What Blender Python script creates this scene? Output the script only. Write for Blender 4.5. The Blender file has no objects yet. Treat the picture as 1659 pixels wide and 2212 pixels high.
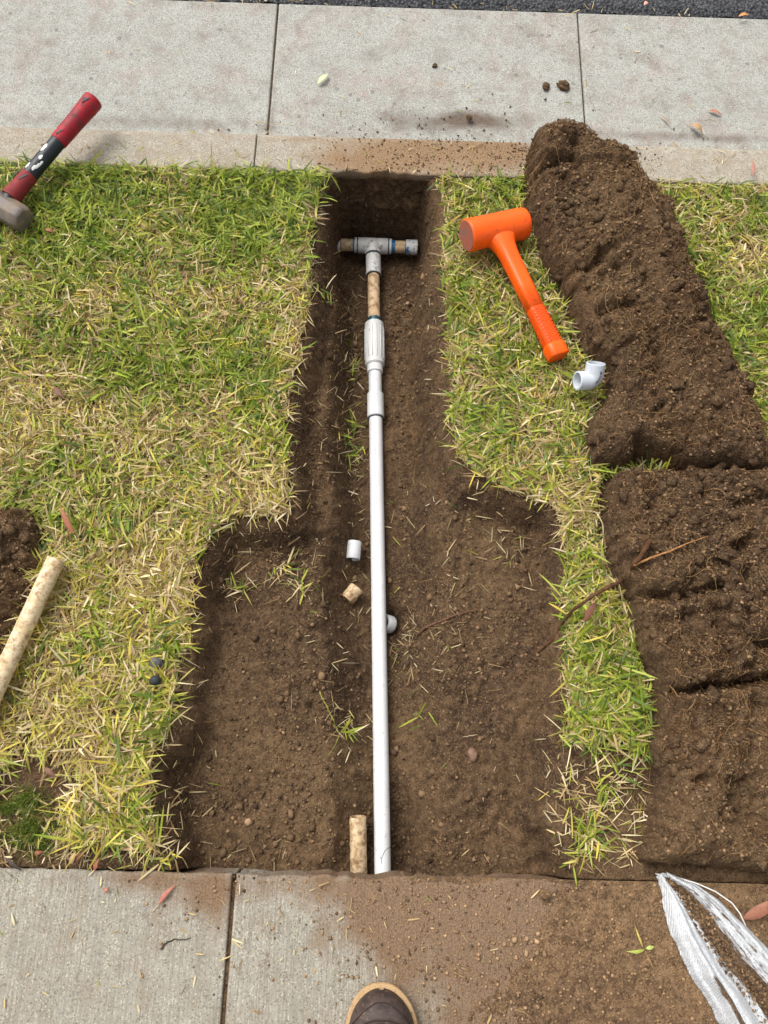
import bpy, math, random
import numpy as np
from mathutils import Vector, Matrix

random.seed(7)
rng = np.random.default_rng(7)
sc = bpy.context.scene
COL = sc.collection

# ------------------------------------------------------------------ camera
CAM_H = 1.55
PITCH, YAW, ROLL = (math.radians(a) for a in (70.16, -1.62, -2.99))
FPX = 1803.0 * 1659 / 1800            # focal length in pixels of a 1659 x 2212 picture


def cam_axes():
    p = PITCH
    f = np.array([0, math.cos(p), -math.sin(p)])
    r = np.array([1.0, 0, 0])
    d = np.cross(f, r)
    c, s = math.cos(ROLL), math.sin(ROLL)
    r2, d2 = c * r + s * d, -s * r + c * d
    cy, sy = math.cos(YAW), math.sin(YAW)
    Y = np.array([[cy, -sy, 0], [sy, cy, 0], [0, 0, 1]])
    return Y @ r2, Y @ d2, Y @ f


CR, CD, CF = cam_axes()
cam = bpy.data.cameras.new('camera')
cam_o = bpy.data.objects.new('camera', cam)
COL.objects.link(cam_o)
cam.sensor_fit = 'VERTICAL'
cam.sensor_height = 24.0
cam.lens = 18.03
cam.clip_start = 0.05
cam.clip_end = 500
mw = Matrix.Identity(4)
for i in range(3):
    mw[i][0] = CR[i]
    mw[i][1] = -CD[i]
    mw[i][2] = -CF[i]
mw[2][3] = CAM_H
cam_o.matrix_world = mw
sc.camera = cam_o

# ------------------------------------------------------------------ light (overcast daylight)
SUN_EL, SUN_AZ = math.radians(58), math.radians(-50)     # azimuth from +Y towards +X
w = bpy.data.worlds.new('World')
sc.world = w
w.use_nodes = True
wn = w.node_tree
bg = wn.nodes['Background']
sky = wn.nodes.new('ShaderNodeTexSky')
sky.sky_type = 'NISHITA'
sky.sun_disc = False
sky.sun_elevation = SUN_EL
sky.sun_rotation = SUN_AZ
sky.dust_density = 6.0
hs = wn.nodes.new('ShaderNodeHueSaturation')
hs.inputs['Saturation'].default_value = 0.22
wn.links.new(sky.outputs[0], hs.inputs['Color'])
wn.links.new(hs.outputs[0], bg.inputs['Color'])
bg.inputs['Strength'].default_value = 0.15
sun = bpy.data.lights.new('sun', 'SUN')
sun.energy = 1.2
sun.angle = math.radians(35)
sun.color = (1.0, 0.96, 0.9)
sun_o = bpy.data.objects.new('sun', sun)
COL.objects.link(sun_o)
sd_ = Vector((math.sin(SUN_AZ) * math.cos(SUN_EL), math.cos(SUN_AZ) * math.cos(SUN_EL), math.sin(SUN_EL)))
sun_o.rotation_euler = sd_.to_track_quat('Z', 'Y').to_euler()
sun_o.location = sd_ * 10
sc.view_settings.view_transform = 'Standard'
sc.view_settings.look = 'None'
sc.view_settings.gamma = 1.0
sc.view_settings.use_curve_mapping = False
sc.view_settings.exposure = 0.42

# ------------------------------------------------------------------ helpers


def P(px, py, z=0.0):
    """point of the place at height z that the photograph shows at (px, py) of 1659 x 2212"""
    v = CF + (px - 829.5) / FPX * CR + (py - 1106) / FPX * CD
    t = (z - CAM_H) / v[2]
    return np.array([v[0] * t, v[1] * t, z])


def C(px, py, ox, oy, s):
    """crop coordinates to 1659-scale picture coordinates"""
    return ((ox + px / s) * 1659 / 1800, (oy + py / s) * 1659 / 1800)


def proj_y(q):
    v = np.asarray(q) - np.array([0, 0, CAM_H])
    return 1106 + FPX * (v @ CD) / (v @ CF)


def lin(r, g, b):
    def f(c):
        c /= 255.0
        return c / 12.92 if c <= 0.04045 else ((c + 0.055) / 1.055) ** 2.4
    return np.array([f(r), f(g), f(b)])


def hash2(xi, yi, seed):
    h = (xi.astype(np.int64) * 374761393 + yi.astype(np.int64) * 668265263 + seed * 974711 + 12345) & 0xffffffff
    h = ((h ^ (h >> 13)) * 1274126177) & 0xffffffff
    h = ((h ^ (h >> 16)) * 2246822519) & 0xffffffff
    return ((h ^ (h >> 13)) & 0xffff) / 65535.0


def vn(x, y, seed=0):
    x0, y0 = np.floor(x), np.floor(y)
    fx, fy = x - x0, y - y0
    fx, fy = fx * fx * (3 - 2 * fx), fy * fy * (3 - 2 * fy)
    a, b = hash2(x0, y0, seed), hash2(x0 + 1, y0, seed)
    c, d = hash2(x0, y0 + 1, seed), hash2(x0 + 1, y0 + 1, seed)
    return (a * (1 - fx) + b * fx) * (1 - fy) + (c * (1 - fx) + d * fx) * fy


def fbm(x, y, scale, seed=0, octv=4, gain=0.5):
    x, y = np.asarray(x, float) * scale, np.asarray(y, float) * scale
    s, a, t = 0, 1.0, 0
    for o in range(octv):
        ca, sa = math.cos(o * 1.1), math.sin(o * 1.1)
        s = s + a * (vn(ca * x - sa * y + 31.7 * o, sa * x + ca * y - 17.3 * o, seed + o * 7) * 2 - 1)
        t += a
        a *= gain
        x, y = x * 2.03, y * 2.03
    return s / t


def sstep(a, b, x):
    t = np.clip((x - a) / (b - a), 0, 1)
    return t * t * (3 - 2 * t)


def poly_sd(x, y, poly):
    """signed distance to a polygon, positive inside"""
    x, y = np.asarray(x, float), np.asarray(y, float)
    d = np.full(x.shape, 1e9)
    ins = np.zeros(x.shape, bool)
    n = len(poly)
    for i in range(n):
        ax, ay = poly[i]
        bx, by = poly[(i + 1) % n]
        ex, ey = bx - ax, by - ay
        t = np.clip(((x - ax) * ex + (y - ay) * ey) / (ex * ex + ey * ey + 1e-12), 0, 1)
        d = np.minimum(d, (x - ax - t * ex) ** 2 + (y - ay - t * ey) ** 2)
        cr = ((ay > y) != (by > y))
        with np.errstate(divide='ignore', invalid='ignore'):
            xi = ex * (y - ay) / (ey if abs(ey) > 1e-12 else 1e-12) + ax
        ins ^= cr & (x < xi)
    d = np.sqrt(d)
    return np.where(ins, d, -d)


def line_d(x, y, pts):
    d = np.full(np.shape(x), 1e9)
    for i in range(len(pts) - 1):
        ax, ay = pts[i][:2]
        bx, by = pts[i + 1][:2]
        ex, ey = bx - ax, by - ay
        t = np.clip(((x - ax) * ex + (y - ay) * ey) / (ex * ex + ey * ey + 1e-12), 0, 1)
        d = np.minimum(d, (x - ax - t * ex) ** 2 + (y - ay - t * ey) ** 2)
    return np.sqrt(d)


def mesh_np(name, V, F, mat, parent=None, smooth=False, col=None):
    """V (n,3), F (m,k) -> one mesh object"""
    V = np.ascontiguousarray(V, np.float32)
    F = np.ascontiguousarray(F, np.int32)
    me = bpy.data.meshes.new(name)
    me.vertices.add(len(V))
    me.vertices.foreach_set('co', V.ravel())
    me.loops.add(F.size)
    me.loops.foreach_set('vertex_index', F.ravel())
    me.polygons.add(len(F))
    me.polygons.foreach_set('loop_start', np.arange(0, F.size, F.shape[1], dtype=np.int32))
    if smooth:
        me.polygons.foreach_set('use_smooth', np.ones(len(F), bool))
    me.update(calc_edges=True)
    if col is not None:
        a = me.attributes.new('tint', 'FLOAT_COLOR', 'POINT')
        c4 = np.ones((len(V), 4), np.float32)
        c4[:, :3] = col
        a.data.foreach_set('color', c4.ravel())
    me.materials.append(mat)
    o = bpy.data.objects.new(name, me)
    COL.objects.link(o)
    if parent is not None:
        o.parent = parent
    return o


def mesh_py(name, V, F, mat, parent=None, smooth=True):
    me = bpy.data.meshes.new(name)
    me.from_pydata([tuple(map(float, v)) for v in V], [], [tuple(f) for f in F])
    if smooth:
        me.polygons.foreach_set('use_smooth', [True] * len(me.polygons))
    me.update()
    me.materials.append(mat)
    o = bpy.data.objects.new(name, me)
    COL.objects.link(o)
    if parent is not None:
        o.parent = parent
    return o


def tag(o, label, cat=None, group=None, kind=None):
    o['label'] = label
    if cat:
        o['category'] = cat
    if group:
        o['group'] = group
    if kind:
        o['kind'] = kind
    return o


def empty(name, loc=(0, 0, 0)):
    o = bpy.data.objects.new(name, None)
    o.empty_display_size = 0.05
    COL.objects.link(o)
    o.location = [float(c) for c in loc]
    return o


def put(o, parent):
    """parent o (built in place coordinates) under an Empty without moving it"""
    o.parent = parent
    o.matrix_parent_inverse = Matrix.Translation(-Vector(parent.location))
    return o


def frames(path):
    path = np.asarray(path, float)
    T = np.gradient(path, axis=0)
    T /= np.linalg.norm(T, axis=1)[:, None] + 1e-12
    up = np.array([0, 0, 1.0]) if abs(T[0, 2]) < 0.9 else np.array([1.0, 0, 0])
    U = np.zeros_like(path)
    W = np.zeros_like(path)
    u = np.cross(up, T[0])
    u /= np.linalg.norm(u)
    for i in range(len(path)):
        u = u - T[i] * (u @ T[i])
        u /= np.linalg.norm(u) + 1e-12
        U[i] = u
        W[i] = np.cross(T[i], u)
    return T, U, W


def sweep(path, rad, n=20, cap=True, sx=1.0, sy=1.0):
    """tube along a path; rad is a number or one per point"""
    path = np.asarray(path, float)
    rad = np.broadcast_to(np.asarray(rad, float), (len(path),))
    T, U, W = frames(path)
    a = np.linspace(0, 2 * math.pi, n, endpoint=False)
    V = (path[:, None] + rad[:, None, None] * (sx * np.cos(a)[None, :, None] * U[:, None] + sy * np.sin(a)[None, :, None] * W[:, None])).reshape(-1, 3)
    F = []
    for i in range(len(path) - 1):
        for j in range(n):
            k = (j + 1) % n
            F.append((i * n + j, i * n + k, (i + 1) * n + k, (i + 1) * n + j))
    if cap:
        F.append(tuple(range(n))[::-1])
        F.append(tuple((len(path) - 1) * n + j for j in range(n)))
    return V, F


def hollow(path, ro, ri, n=28, sx=1.0):
    """open tube with wall thickness and rounded lips"""
    path = np.asarray(path, float)
    Vo, Fo = sweep(path, ro, n, False)
    Vi, Fi = sweep(path, ri, n, False)
    m = len(Vo)
    F = Fo + [tuple(i + m for i in f[::-1]) for f in Fi]
    L = len(path) - 1
    for j in range(n):
        k = (j + 1) % n
        F.append((j, m + j, m + k, k))
        F.append((L * n + j, L * n + k, m + L * n + k, m + L * n + j))
    return np.vstack([Vo, Vi]), F


def edge_split(o, ang=35):
    md = o.modifiers.new('edges', 'EDGE_SPLIT')
    md.split_angle = math.radians(ang)
    return o


def tubes_np(paths, radii, n=3):
    """many thin tubes (same number of points) as arrays: paths (K,m,3), radii (K,)"""
    K, m, _ = paths.shape
    T = np.gradient(paths, axis=1)
    T /= np.linalg.norm(T, axis=2, keepdims=True) + 1e-9
    up = np.array([0.13, 0.07, 0.99])
    U = np.cross(T, up)
    U /= np.linalg.norm(U, axis=2, keepdims=True) + 1e-9
    W = np.cross(T, U)
    a = np.linspace(0, 2 * math.pi, n, endpoint=False)
    tp = np.linspace(1, 0.45, m)
    V = paths[:, :, None] + (radii[:, None] * tp[None])[:, :, None, None] * (np.cos(a)[None, None, :, None] * U[:, :, None] + np.sin(a)[None, None, :, None] * W[:, :, None])
    base = (np.arange(K) * m * n)[:, None, None]
    ii = (np.arange(m - 1) * n)[None, :, None]
    j = np.arange(n)[None, None]
    k = (np.arange(n) + 1)[None, None] % n
    F = np.stack([base + ii + j, base + ii + k, base + ii + n + k, base + ii + n + j], -1).reshape(-1, 4)
    return V.reshape(-1, 3), F


# ------------------------------------------------------------------ materials


def new_mat(name, rough=0.8, spec=0.3):
    m = bpy.data.materials.new(name)
    m.use_nodes = True
    nt = m.node_tree
    b = nt.nodes['Principled BSDF']
    b.inputs['Roughness'].default_value = rough
    b.inputs['Specular IOR Level'].default_value = spec
    return m, nt, b


def nd(nt, typ, ins=None, **props):
    n = nt.nodes.new('ShaderNode' + typ)
    for k, v in props.items():
        setattr(n, k, v)
    for k, v in (ins or {}).items():
        s = n.inputs[k]
        if isinstance(v, bpy.types.NodeSocket):
            nt.links.new(v, s)
        else:
            s.default_value = v
    return n


def c4(c):
    return (float(c[0]), float(c[1]), float(c[2]), 1.0)


def mixc(nt, fac, a, b, mode='MIX'):
    n = nt.nodes.new('ShaderNodeMix')
    n.data_type = 'RGBA'
    n.blend_type = mode
    for i, v in ((0, fac), (6, a), (7, b)):
        if isinstance(v, bpy.types.NodeSocket):
            nt.links.new(v, n.inputs[i])
        else:
            n.inputs[i].default_value = v if i == 0 else c4(v)
    return n.outputs[2]


def ramp(nt, fac, lo, hi):
    return nd(nt, 'MapRange', {'Value': fac, 'From Min': lo, 'From Max': hi}, clamp=True).outputs[0]


def math_(nt, op, a, b=0.0):
    return nd(nt, 'Math', {0: a, 1: b}, operation=op, use_clamp=False).outputs[0]


def noise(nt, vec, scale, detail=3.0, rough=0.55):
    return nd(nt, 'TexNoise', {'Vector': vec, 'Scale': scale, 'Detail': detail, 'Roughness': rough}).outputs[0]


def bump(nt, b, h, dist, strength=1.0, prev=None):
    ins = {'Height': h, 'Distance': dist, 'Strength': strength}
    if prev is not None:
        ins['Normal'] = prev
    n = nd(nt, 'Bump', ins)
    nt.links.new(n.outputs[0], b.inputs['Normal'])
    return n.outputs[0]


def blobs(nt, pos, items):
    """sum of soft elliptical patches (x, y, rx, ry, amount) on the ground plan"""
    tot = None
    for (cx, cy, rx, ry, amp) in items:
        d = nd(nt, 'VectorMath', {0: pos, 1: (cx, cy, 0)}, operation='SUBTRACT').outputs[0]
        d = nd(nt, 'VectorMath', {0: d, 1: (1 / rx, 1 / ry, 0)}, operation='MULTIPLY').outputs[0]
        l = nd(nt, 'VectorMath', {0: d}, operation='LENGTH').outputs[1]
        f = nd(nt, 'MapRange', {'Value': l, 'From Min': 0.0, 'From Max': 1.0, 'To Min': amp, 'To Max': 0.0}, clamp=True, interpolation_type='SMOOTHSTEP').outputs[0]
        tot = f if tot is None else math_(nt, 'ADD', tot, f)
    return tot


SOIL_D = lin(69, 53, 41)
SOIL_M = lin(99, 78, 57)
SOIL_L = lin(130, 105, 77)


def concrete(name, base, grain, dirt_items=(), dirt_col=SOIL_M, broom=False, pink=0.0, bsc=1.0):
    m, nt, b = new_mat(name, 0.9, 0.2)
    pos = nd(nt, 'NewGeometry').outputs['Position']
    n_big = noise(nt, pos, 3.0, 5, 0.6)
    n_mid = noise(nt, pos, 28.0, 4, 0.6)
    n_fine = noise(nt, pos, 330.0, 2, 0.6)
    vor = nd(nt, 'TexVoronoi', {'Vector': pos, 'Scale': 430.0}).outputs['Color']
    vs = nd(nt, 'SeparateColor', {0: vor})
    base = np.array(base)
    c = mixc(nt, ramp(nt, n_big, 0.32, 0.68), base * 0.86, base * 1.1)
    c = mixc(nt, ramp(nt, n_mid, 0.35, 0.75), c, base * np.array([0.82, 0.79, 0.74]))
    g = math_(nt, 'MULTIPLY', ramp(nt, n_fine, 0.38, 0.62), grain)
    c = mixc(nt, g, c, base * 1.35)
    dk = math_(nt, 'MULTIPLY', ramp(nt, vs.outputs[0], 0.76, 0.95), 0.60)
    c = mixc(nt, dk, c, base * 0.3)
    lt = math_(nt, 'MULTIPLY', ramp(nt, vs.outputs[1], 0.86, 0.95), 0.55)
    c = mixc(nt, lt, c, np.minimum(base * 1.8, 0.75))
    if pink:
        pk = math_(nt, 'MULTIPLY', math_(nt, 'MULTIPLY', ramp(nt, vs.outputs[2], 0.7, 0.9), ramp(nt, noise(nt, pos, 7.0, 3), 0.5, 0.65)), pink)
        c = mixc(nt, pk, c, lin(186, 140, 130))
        v2 = nd(nt, 'TexVoronoi', {'Vector': pos, 'Scale': 48.0}).outputs
        s2 = nd(nt, 'SeparateColor', {0: v2['Color']})
        st = math_(nt, 'MULTIPLY', ramp(nt, s2.outputs[0], 0.955, 0.97), ramp(nt, v2['Distance'], 0.36, 0.28))
        c = mixc(nt, math_(nt, 'MULTIPLY', st, 0.6), c, lin(110, 112, 110))
    sp_ = math_(nt, 'MULTIPLY', ramp(nt, noise(nt, pos, 60.0, 3, 0.6), 0.69, 0.75), 0.6)
    c = mixc(nt, sp_, c, base * np.array([0.34, 0.30, 0.27]))
    sm_ = math_(nt, 'MULTIPLY', ramp(nt, noise(nt, pos, 9.0, 5, 0.7), 0.56, 0.74), 0.40)
    c = mixc(nt, sm_, c, base * np.array([0.56, 0.50, 0.43]))
    h = math_(nt, 'ADD', n_fine, math_(nt, 'MULTIPLY', vs.outputs[0], -0.5))
    if broom:
        bp = nd(nt, 'VectorMath', {0: pos, 1: (260.0, 9.0, 9.0)}, operation='MULTIPLY').outputs[0]
        br = noise(nt, bp, 1.0, 2, 0.6)
        c = mixc(nt, math_(nt, 'MULTIPLY', ramp(nt, br, 0.42, 0.62), 0.42), c, base * 0.5)
        h = math_(nt, 'ADD', h, br)
    if dirt_items:
        dm = blobs(nt, pos, dirt_items)
        rag = math_(nt, 'ADD', noise(nt, pos, 14.0, 6, 0.65), math_(nt, 'MULTIPLY', n_fine, 0.5))
        dm = math_(nt, 'ADD', dm, math_(nt, 'MULTIPLY', math_(nt, 'SUBTRACT', rag, 0.72), 1.3))
        dm = ramp(nt, dm, 0.02, 0.85)
        dc = mixc(nt, ramp(nt, n_fine, 0.4, 0.65), np.array(dirt_col) * 0.72, np.array(dirt_col) * 1.5)
        c = mixc(nt, math_(nt, 'MULTIPLY', dm, 0.88), c, dc)
    nt.links.new(c, b.inputs['Base Color'])
    bump(nt, b, h, 0.0016 * bsc, 0.8)
    return m


def soil_mat(name, tone=1.0, use_depth=False):
    m, nt, b = new_mat(name, 0.95, 0.12)
    pos = nd(nt, 'NewGeometry').outputs['Position']
    n1 = noise(nt, pos, 6.0, 5, 0.6)
    n2 = noise(nt, pos, 60.0, 5, 0.65)
    n3 = noise(nt, pos, 420.0, 3, 0.6)
    c = mixc(nt, ramp(nt, n1, 0.36, 0.66), SOIL_D * tone, SOIL_M * tone)
    n0 = noise(nt, pos, 2.2, 3, 0.5)
    c = mixc(nt, math_(nt, 'MULTIPLY', ramp(nt, n0, 0.5, 0.66), 0.55), c, SOIL_L * 0.95 * tone)
    c = mixc(nt, math_(nt, 'MULTIPLY', ramp(nt, n2, 0.48, 0.72), 0.6), c, SOIL_L * tone)
    c = mixc(nt, math_(nt, 'MULTIPLY', ramp(nt, n2, 0.5, 0.3), 0.7), c, SOIL_D * 0.62 * tone)
    vor = nd(nt, 'TexVoronoi', {'Vector': pos, 'Scale': 330.0}).outputs['Color']
    vs = nd(nt, 'SeparateColor', {0: vor})
    c = mixc(nt, math_(nt, 'MULTIPLY', ramp(nt, vs.outputs[0], 0.5, 1.0), 0.45), c, SOIL_L * 1.1 * tone)
    c = mixc(nt, math_(nt, 'MULTIPLY', ramp(nt, vs.outputs[1], 0.965, 0.985), 0.5), c, lin(168, 142, 110))
    c = mixc(nt, math_(nt, 'MULTIPLY', ramp(nt, vs.outputs[2], 0.8, 0.95), 0.5), c, SOIL_D * 0.5 * tone)
    nt.links.new(c, b.inputs['Base Color'])
    h = math_(nt, 'ADD', math_(nt, 'MULTIPLY', n2, 1.6), n3)
    bump(nt, b, h, 0.006, 1.0)
    return m


def tint_mat(name, rough=0.7, transl=0.0, spec=0.25, speck=0.0):
    """colour of each piece comes from the mesh (blades, crumbs, roots differ one by one)"""
    m, nt, b = new_mat(name, rough, spec)
    at = nd(nt, 'Attribute', attribute_name='tint').outputs['Color']
    c = at
    if speck:
        pos = nd(nt, 'NewGeometry').outputs['Position']
        c = mixc(nt, math_(nt, 'MULTIPLY', ramp(nt, noise(nt, pos, 260.0, 2), 0.5, 0.7), speck), at, (0.02, 0.015, 0.01))
    nt.links.new(c, b.inputs['Base Color'])
    if transl:
        t = nd(nt, 'BsdfTranslucent', {'Color': c})
        mx = nd(nt, 'MixShader', {0: transl, 1: b.outputs[0], 2: t.outputs[0]})
        nt.links.new(mx.outputs[0], nt.nodes['Material Output'].inputs['Surface'])
    return m


def plain(name, col, rough=0.5, spec=0.4, dirt=None, dirt_amt=0.0, dscale=60.0, lo=0.5, hi=0.66, bumpd=0.0, stretch=None, second=None):
    """one-colour stuff with procedural grime"""
    m, nt, b = new_mat(name, rough, spec)
    pos = nd(nt, 'TexCoord').outputs['Object']
    if stretch:
        pos = nd(nt, 'VectorMath', {0: pos, 1: stretch}, operation='MULTIPLY').outputs[0]
    n1 = noise(nt, pos, dscale * 0.15, 4, 0.6)
    n2 = noise(nt, pos, dscale, 6, 0.68)
    col = np.array(col)
    c = mixc(nt, ramp(nt, n1, 0.3, 0.7), col * 0.92, np.minimum(col * 1.05, 0.95))
    if second is not None:
        c = mixc(nt, ramp(nt, noise(nt, pos, dscale * 0.35, 5, 0.7), 0.5, 0.6), c, second)
    if dirt is not None:
        c = mixc(nt, math_(nt, 'MULTIPLY', ramp(nt, n2, lo, hi), dirt_amt), c, dirt)
    nt.links.new(c, b.inputs['Base Color'])
    rg = nd(nt, 'MapRange', {'Value': n2, 'From Min': 0.3, 'From Max': 0.7, 'To Min': rough * 0.85, 'To Max': min(1.0, rough * 1.25)}).outputs[0]
    nt.links.new(rg, b.inputs['Roughness'])
    if bumpd:
        bump(nt, b, n2, bumpd, 0.7)
    return m


# ------------------------------------------------------------------ plan of the place
Y_SW, Y_CB, Y_CF, Y_RD = -0.148, 1.476, 1.607, 2.222
Z_G = -0.14
JX = (-0.335, 0.568)
JSW = -0.243

EXC_PX = [(742, 372), (712, 392), (700, 420), (690, 470), (682, 560), (680, 650), (662, 760), (637, 850), (626, 930), (640, 1050),
          (640, 1118), (580, 1128), (520, 1130), (470, 1150), (436, 1225), (424, 1310), (416, 1400), (402, 1440), (390, 1520), (372, 1600),
          (335, 1650), (340, 1740), (365, 1830), (378, 1990),
          (1240, 1990), (1232, 1860), (1205, 1810), (1185, 1770), (1215, 1700), (1225, 1640), (1200, 1590), (1206, 1500), (1212, 1400), (1196, 1300), (1205, 1250),
          (1212, 1180), (1182, 1105), (1100, 1072), (1015, 1030), (978, 985), (962, 900), (960, 800), (954, 700), (944, 600), (950, 480),
          (945, 405), (918, 372)]
EXC = [tuple(P(a, b, -0.005)[:2]) for a, b in EXC_PX]
EXC = [(x, (Y_CB + 0.012 if b < 376 else y)) for (x, y), (a, b) in zip(EXC, EXC_PX)]

SOD1_PX = [(1140, 330, .02), (1160, 285, .06), (1205, 264, .07), (1262, 268, .07), (1345, 308, .07), (1402, 372, .07), (1458, 425, .07), (1502, 560, .07),
           (1565, 690, .07), (1622, 835, .07), (1675, 935, .07), (1740, 1020, .06),
           (1600, 1022, .03), (1500, 1015, .03), (1400, 985, .03), (1340, 1012, .02), (1278, 1000, .01), (1270, 930, .01), (1300, 870, .01), (1300, 800, .01), (1262, 750, .01), (1232, 690, .01), (1205, 620, .01),
           (1160, 530, .01), (1135, 470, .01), (1128, 400, .01)]
SOD2_PX = [(1312, 1040, .03), (1350, 1010, .06), (1420, 1000, .07), (1540, 1000, .07), (1700, 1000, .07), (1900, 1010, .06), (1900, 1890, .05), (1700, 1880, .03),
           (1560, 1868, .02), (1430, 1862, .02), (1382, 1850, .01), (1402, 1790, .01), (1420, 1690, .01), (1412, 1560, .01), (1405, 1490, .01), (1385, 1400, .01), (1362, 1290, .01), (1318, 1220, .01), (1305, 1120, .01)]
SOD3_PX = [(-90, 1075, .05), (20, 1078, .05), (62, 1092, .05), (84, 1150, .03), (76, 1230, .02), (40, 1330, .02), (8, 1420, .01), (-30, 1480, .01), (-110, 1500, .02)]


def plan(l):
    return [tuple(P(a, b, z)[:2]) for a, b, z in l]


SOD1, SOD2, SOD3 = plan(SOD1_PX), plan(SOD2_PX), plan(SOD3_PX)

# pipe line (tee centre and the end under the pavement slab)
PA = P(806, 531, -0.205)
PE = P(827, 1905, -0.150)
PE[1] -= 0.0
PDIR = (PE - PA) / np.linalg.norm(PE - PA)


def on_pipe(py):
    lo, hi = -0.2, 2.2
    for _ in range(50):
        t = (lo + hi) / 2
        if proj_y(PA + PDIR * t) < py:
            lo = t
        else:
            hi = t
    return PA + PDIR * (lo + hi) / 2


def pipe_x(y):
    return PA[0] + (y - PA[1]) / (PE[1] - PA[1]) * (PE[0] - PA[0])


def pipe_z(y):
    return PA[2] + (y - PA[1]) / (PE[1] - PA[1]) * (PE[2] - PA[2])


RING_C = P(836, 1347, -.203)


def ground_z(x, y):
    wob = 0.010 * fbm(x, y, 14, 3, 3) + 0.006 * fbm(x, y, 50, 5, 3)
    sd = poly_sd(x, y, EXC) + wob
    sd = np.where(y > 1.3, np.minimum(sd, 0.3), sd)
    lawn = -0.012 + 0.006 * fbm(x, y, 9, 11, 3)
    # wide shallow part
    dB = 0.075 + 0.02 * fbm(x, y, 6, 21, 3) + 0.03 * sstep(0.25, -0.12, y)
    dB = dB + 0.02 * np.exp(-((x - 0.22) / 0.1) ** 2 - ((y - 0.3) / 0.2) ** 2)
    wB = 0.045 + 0.02 * fbm(x, y, 8, 23, 2)
    prof = sstep(-0.004, np.maximum(wB, 0.02), sd)
    # deep narrow trench round the pipe
    cx = pipe_x(y) + 0.012
    hw = 0.115 + 0.02 * fbm(y, y * 0, 5, 31, 2) + 0.02 * sstep(1.1, 1.4, y)
    dT = np.interp(y, [-0.15, 0.1, 0.35, 0.55, 1.0, 1.25, 1.36, 1.5], [0.170, 0.177, 0.187, 0.195, 0.212, 0.226, 0.25, 0.255])
    inner = hw - np.abs(x - cx) + 0.8 * wob
    soft = np.interp(y, [0.1, 0.5, 0.8, 1.3], [0.09, 0.06, 0.045, 0.035])
    profT = sstep(-0.4, 1.0, inner / soft)
    hwf = np.interp(y, [-0.15, 0.3, 0.6, 2], [0.35, 0.5, 1.0, 1.0])
    dep = dB * prof
    inT = sstep(0.0, np.interp(y, [0.4, 0.7, 1.3], [0.06, 0.05, 0.04]), sd)
    dep = dep + np.maximum(dT - dB, 0) * profT * inT * np.where(np.abs(x - cx) < hw * hwf + 0.05, 1.0, sstep(0.06, 0.0, np.abs(x - cx) - hw * hwf - 0.05))
    # washed hollow beside the pipe at the pavement
    dep = dep + 0.035 * np.exp(-((x - 0.075) / 0.03) ** 2 - ((y + 0.1) / 0.09) ** 2)
    dep = dep + 0.02 * np.exp(-((x + 0.005) / 0.02) ** 2 - ((y + 0.1) / 0.07) ** 2)
    hp = RING_C
    dep = dep + 0.045 * np.exp(-((x - hp[0] - .008) / .032) ** 2 - ((y - hp[1]) / .035) ** 2)
    ins = sstep(0.0, 0.03, sd)
    lump = 0.007 * fbm(x, y, 22, 41, 4, 0.6) + 0.0045 * np.abs(fbm(x, y, 55, 43, 4, 0.6)) + 0.0035 * fbm(x, y, 150, 47, 3, 0.6)
    lump = lump + 0.006 * np.maximum(0, fbm(x, y, 30, 49, 2)) ** 2 * 3
    z = lawn * (1 - ins * 0.7) - dep + lump * (0.25 + 0.75 * ins)
    bed = pipe_z(y) - .0167 * .55 + 2.0 * np.clip(np.abs(x - pipe_x(y)) - .016, 0, 1)
    z = np.where(y < 1.40, np.minimum(z, bed), z)
    return np.where(y < Y_SW, np.minimum(z, -.099), z)


# ------------------------------------------------------------------ ground
M_SOIL = soil_mat('soil', 1.13)
M_SOIL_SOD = soil_mat('soil_rooty', 1.12)
M_SOIL_DRY = soil_mat('soil_dry', 1.75)

GX0, GX1, GY0, GY1, GS = -1.16, 1.16, Y_SW - 0.036, Y_CB - 0.001, 0.0040
nx, ny = int((GX1 - GX0) / GS) + 1, int((GY1 - GY0) / GS) + 1
gx, gy = np.meshgrid(np.linspace(GX0, GX1, nx), np.linspace(GY0, GY1, ny))
gz = ground_z(gx, gy)


def grid_faces(nx, ny):
    i = np.arange(ny - 1)[:, None] * nx + np.arange(nx - 1)[None]
    return np.stack([i, i + 1, i + nx + 1, i + nx], -1).reshape(-1, 4)


ground = mesh_np('soil_ground', np.stack([gx, gy, gz], -1).reshape(-1, 3), grid_faces(nx, ny), M_SOIL, smooth=True)
tag(ground, 'dark brown soil of the planting strip with the dug trench', kind='structure')


def gz_at(x, y):
    fx = np.clip((np.asarray(x) - GX0) / (GX1 - GX0) * (nx - 1), 0, nx - 1.001)
    fy = np.clip((np.asarray(y) - GY0) / (GY1 - GY0) * (ny - 1), 0, ny - 1.001)
    ix, iy = fx.astype(int), fy.astype(int)
    tx, ty = fx - ix, fy - iy
    return (gz[iy, ix] * (1 - tx) + gz[iy, ix + 1] * tx) * (1 - ty) + (gz[iy + 1, ix] * (1 - tx) + gz[iy + 1, ix + 1] * tx) * ty


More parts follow.
